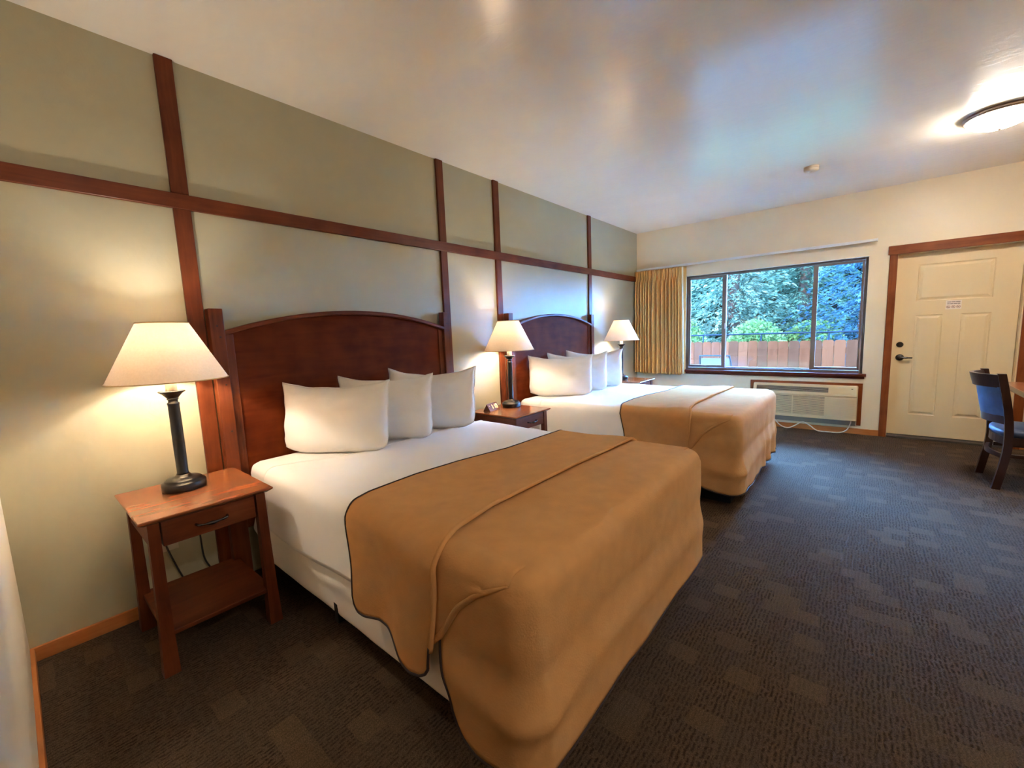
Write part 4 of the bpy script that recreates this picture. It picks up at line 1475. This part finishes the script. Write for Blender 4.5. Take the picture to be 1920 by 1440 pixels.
conifer('cedar_tree', -0.05, 13.2, 5.6, 2.3, FOL_CYAN, 'pale cedar with brown trunk left of centre in the window', 21, 1.5, 0.9, 0.24, 0.45, 0.11)
conifer('spruce_tree', 2.75, 12.2, 5.0, 2.0, FOL_BLUE, 'dark blue spruce filling the right pane of the window', 22, 1.7, 0.8, 0.18, 0.40, 0.095)
conifer('fir_tree', 1.35, 15.2, 6.0, 2.3, FOL_GREEN, 'green fir standing behind the middle pane', 23, 1.1, 1.0, 0.22, 0.40, 0.14)
conifer('fir_tree', -2.5, 15.8, 6.4, 2.5, FOL_GREEN, 'green fir at the left edge of the window view', 24, 1.0, 0.7, 0.22, 0.40, 0.15)
conifer('cedar_tree', 0.35, 18.7, 7.4, 2.8, FOL_CYAN, 'tall pale cedar behind the green fir', 25, 0.9, 0.3, 0.25, 0.45, 0.20, 0.30)
conifer('fir_tree', -4.6, 19.5, 7.8, 3.0, FOL_CYAN, 'tall pale fir far back on the left', 26, 0.8, 0.2, 0.25, 0.40, 0.26, 0.34)
conifer('spruce_tree', 4.9, 16.0, 6.6, 2.6, FOL_BLUE, 'tall blue spruce right of the window view', 27, 0.9, 0.2, 0.22, 0.40, 0.20, 0.30)
conifer('fir_tree', 2.6, 21.5, 8.6, 3.4, FOL_GREEN, 'tall dark fir far back behind the blue spruce', 28, 0.9, 0.15, 0.26, 0.40, 0.34, 0.42)
conifer('fir_tree', -1.8, 23.5, 9.4, 3.6, FOL_GREEN, 'tall dark fir far back behind the pale cedar', 29, 0.9, 0.15, 0.26, 0.40, 0.36, 0.42)
conifer('fir_tree', 0.6, 26.0, 10.0, 3.8, FOL_GREEN, 'farthest dark fir closing the view between the cedars', 32, 0.8, 0.1, 0.28, 0.40, 0.42, 0.45)
conifer('fir_tree', -6.2, 26.0, 10.0, 3.8, FOL_GREEN, 'farthest dark fir at the left behind the pale fir', 33, 0.7, 0.1, 0.28, 0.40, 0.42, 0.45)
conifer('fir_tree', -7.2, 15.6, 6.2, 2.6, FOL_GREEN, 'broad green fir far left beyond the patio', 30, 0.6, 0.5, 0.24, 0.40, 0.24, 0.34)
conifer('fir_tree', 8.0, 14.5, 6.2, 2.6, FOL_GREEN, 'broad green fir far right beyond the patio', 31, 0.6, 0.5, 0.24, 0.40, 0.24, 0.34)

def shrub(x, y, h, rad, label, seed):
    rnd = random.Random(seed)
    t = thing('shrub', (x, y, -0.14), label, 'shrub', 'shrubs beyond the fence')
    bm = bmesh.new()
    for k_ in range(4):
        a = rnd.random() * 6.28
        add_tube(bm, [(x, y, -0.14), (x + 0.3 * rad * math.cos(a), y + 0.3 * rad * math.sin(a), h * 0.6)], [0.02, 0.008], 5)
    from_bm('stem', bm, BARK, t)
    verts, faces = [], []
    for _ in range(4200):
        a, b_ = rnd.random() * 6.28, math.acos(rnd.uniform(-0.5, 1))
        q = rnd.uniform(0.6, 1.0)
        cx_ = x + rad * q * math.sin(b_) * math.cos(a)
        cy_ = y + rad * q * math.sin(b_) * math.sin(a)
        cz_ = -0.14 + h * 0.45 + h * 0.55 * q * math.cos(b_)
        s = rnd.uniform(0.025, 0.060)
        e1 = Vector((rnd.uniform(-1, 1), rnd.uniform(-1, 1), rnd.uniform(-1, 1))).normalized() * s
        e2 = e1.cross(Vector((rnd.uniform(-1, 1), rnd.uniform(-1, 1), rnd.uniform(-1, 1)))).normalized() * s * 0.6
        c = Vector((cx_, cy_, cz_))
        k0 = len(verts)
        verts += [c - e1, c + e2, c + e1, c - e2]
        faces.append((k0, k0 + 1, k0 + 2, k0 + 3))
    me = bpy.data.meshes.new('foliage')
    me.from_pydata(verts, [], faces)
    o = finish('foliage', me, FOL_BUSH, t)
    o['kind'] = 'stuff'
shrub(-1.0, 11.6, 1.75, 0.75, 'sunlit shrub behind the left end of the patio fence', 41)
shrub(0.75, 11.9, 1.60, 0.70, 'sunlit shrub behind the fence under the pale cedar', 42)
shrub(1.75, 13.4, 1.55, 0.75, 'sunlit shrub behind the fence beside the blue spruce', 43)
shrub(-2.6, 12.2, 1.9, 0.8, 'tall sunlit shrub at the far left behind the fence', 44)
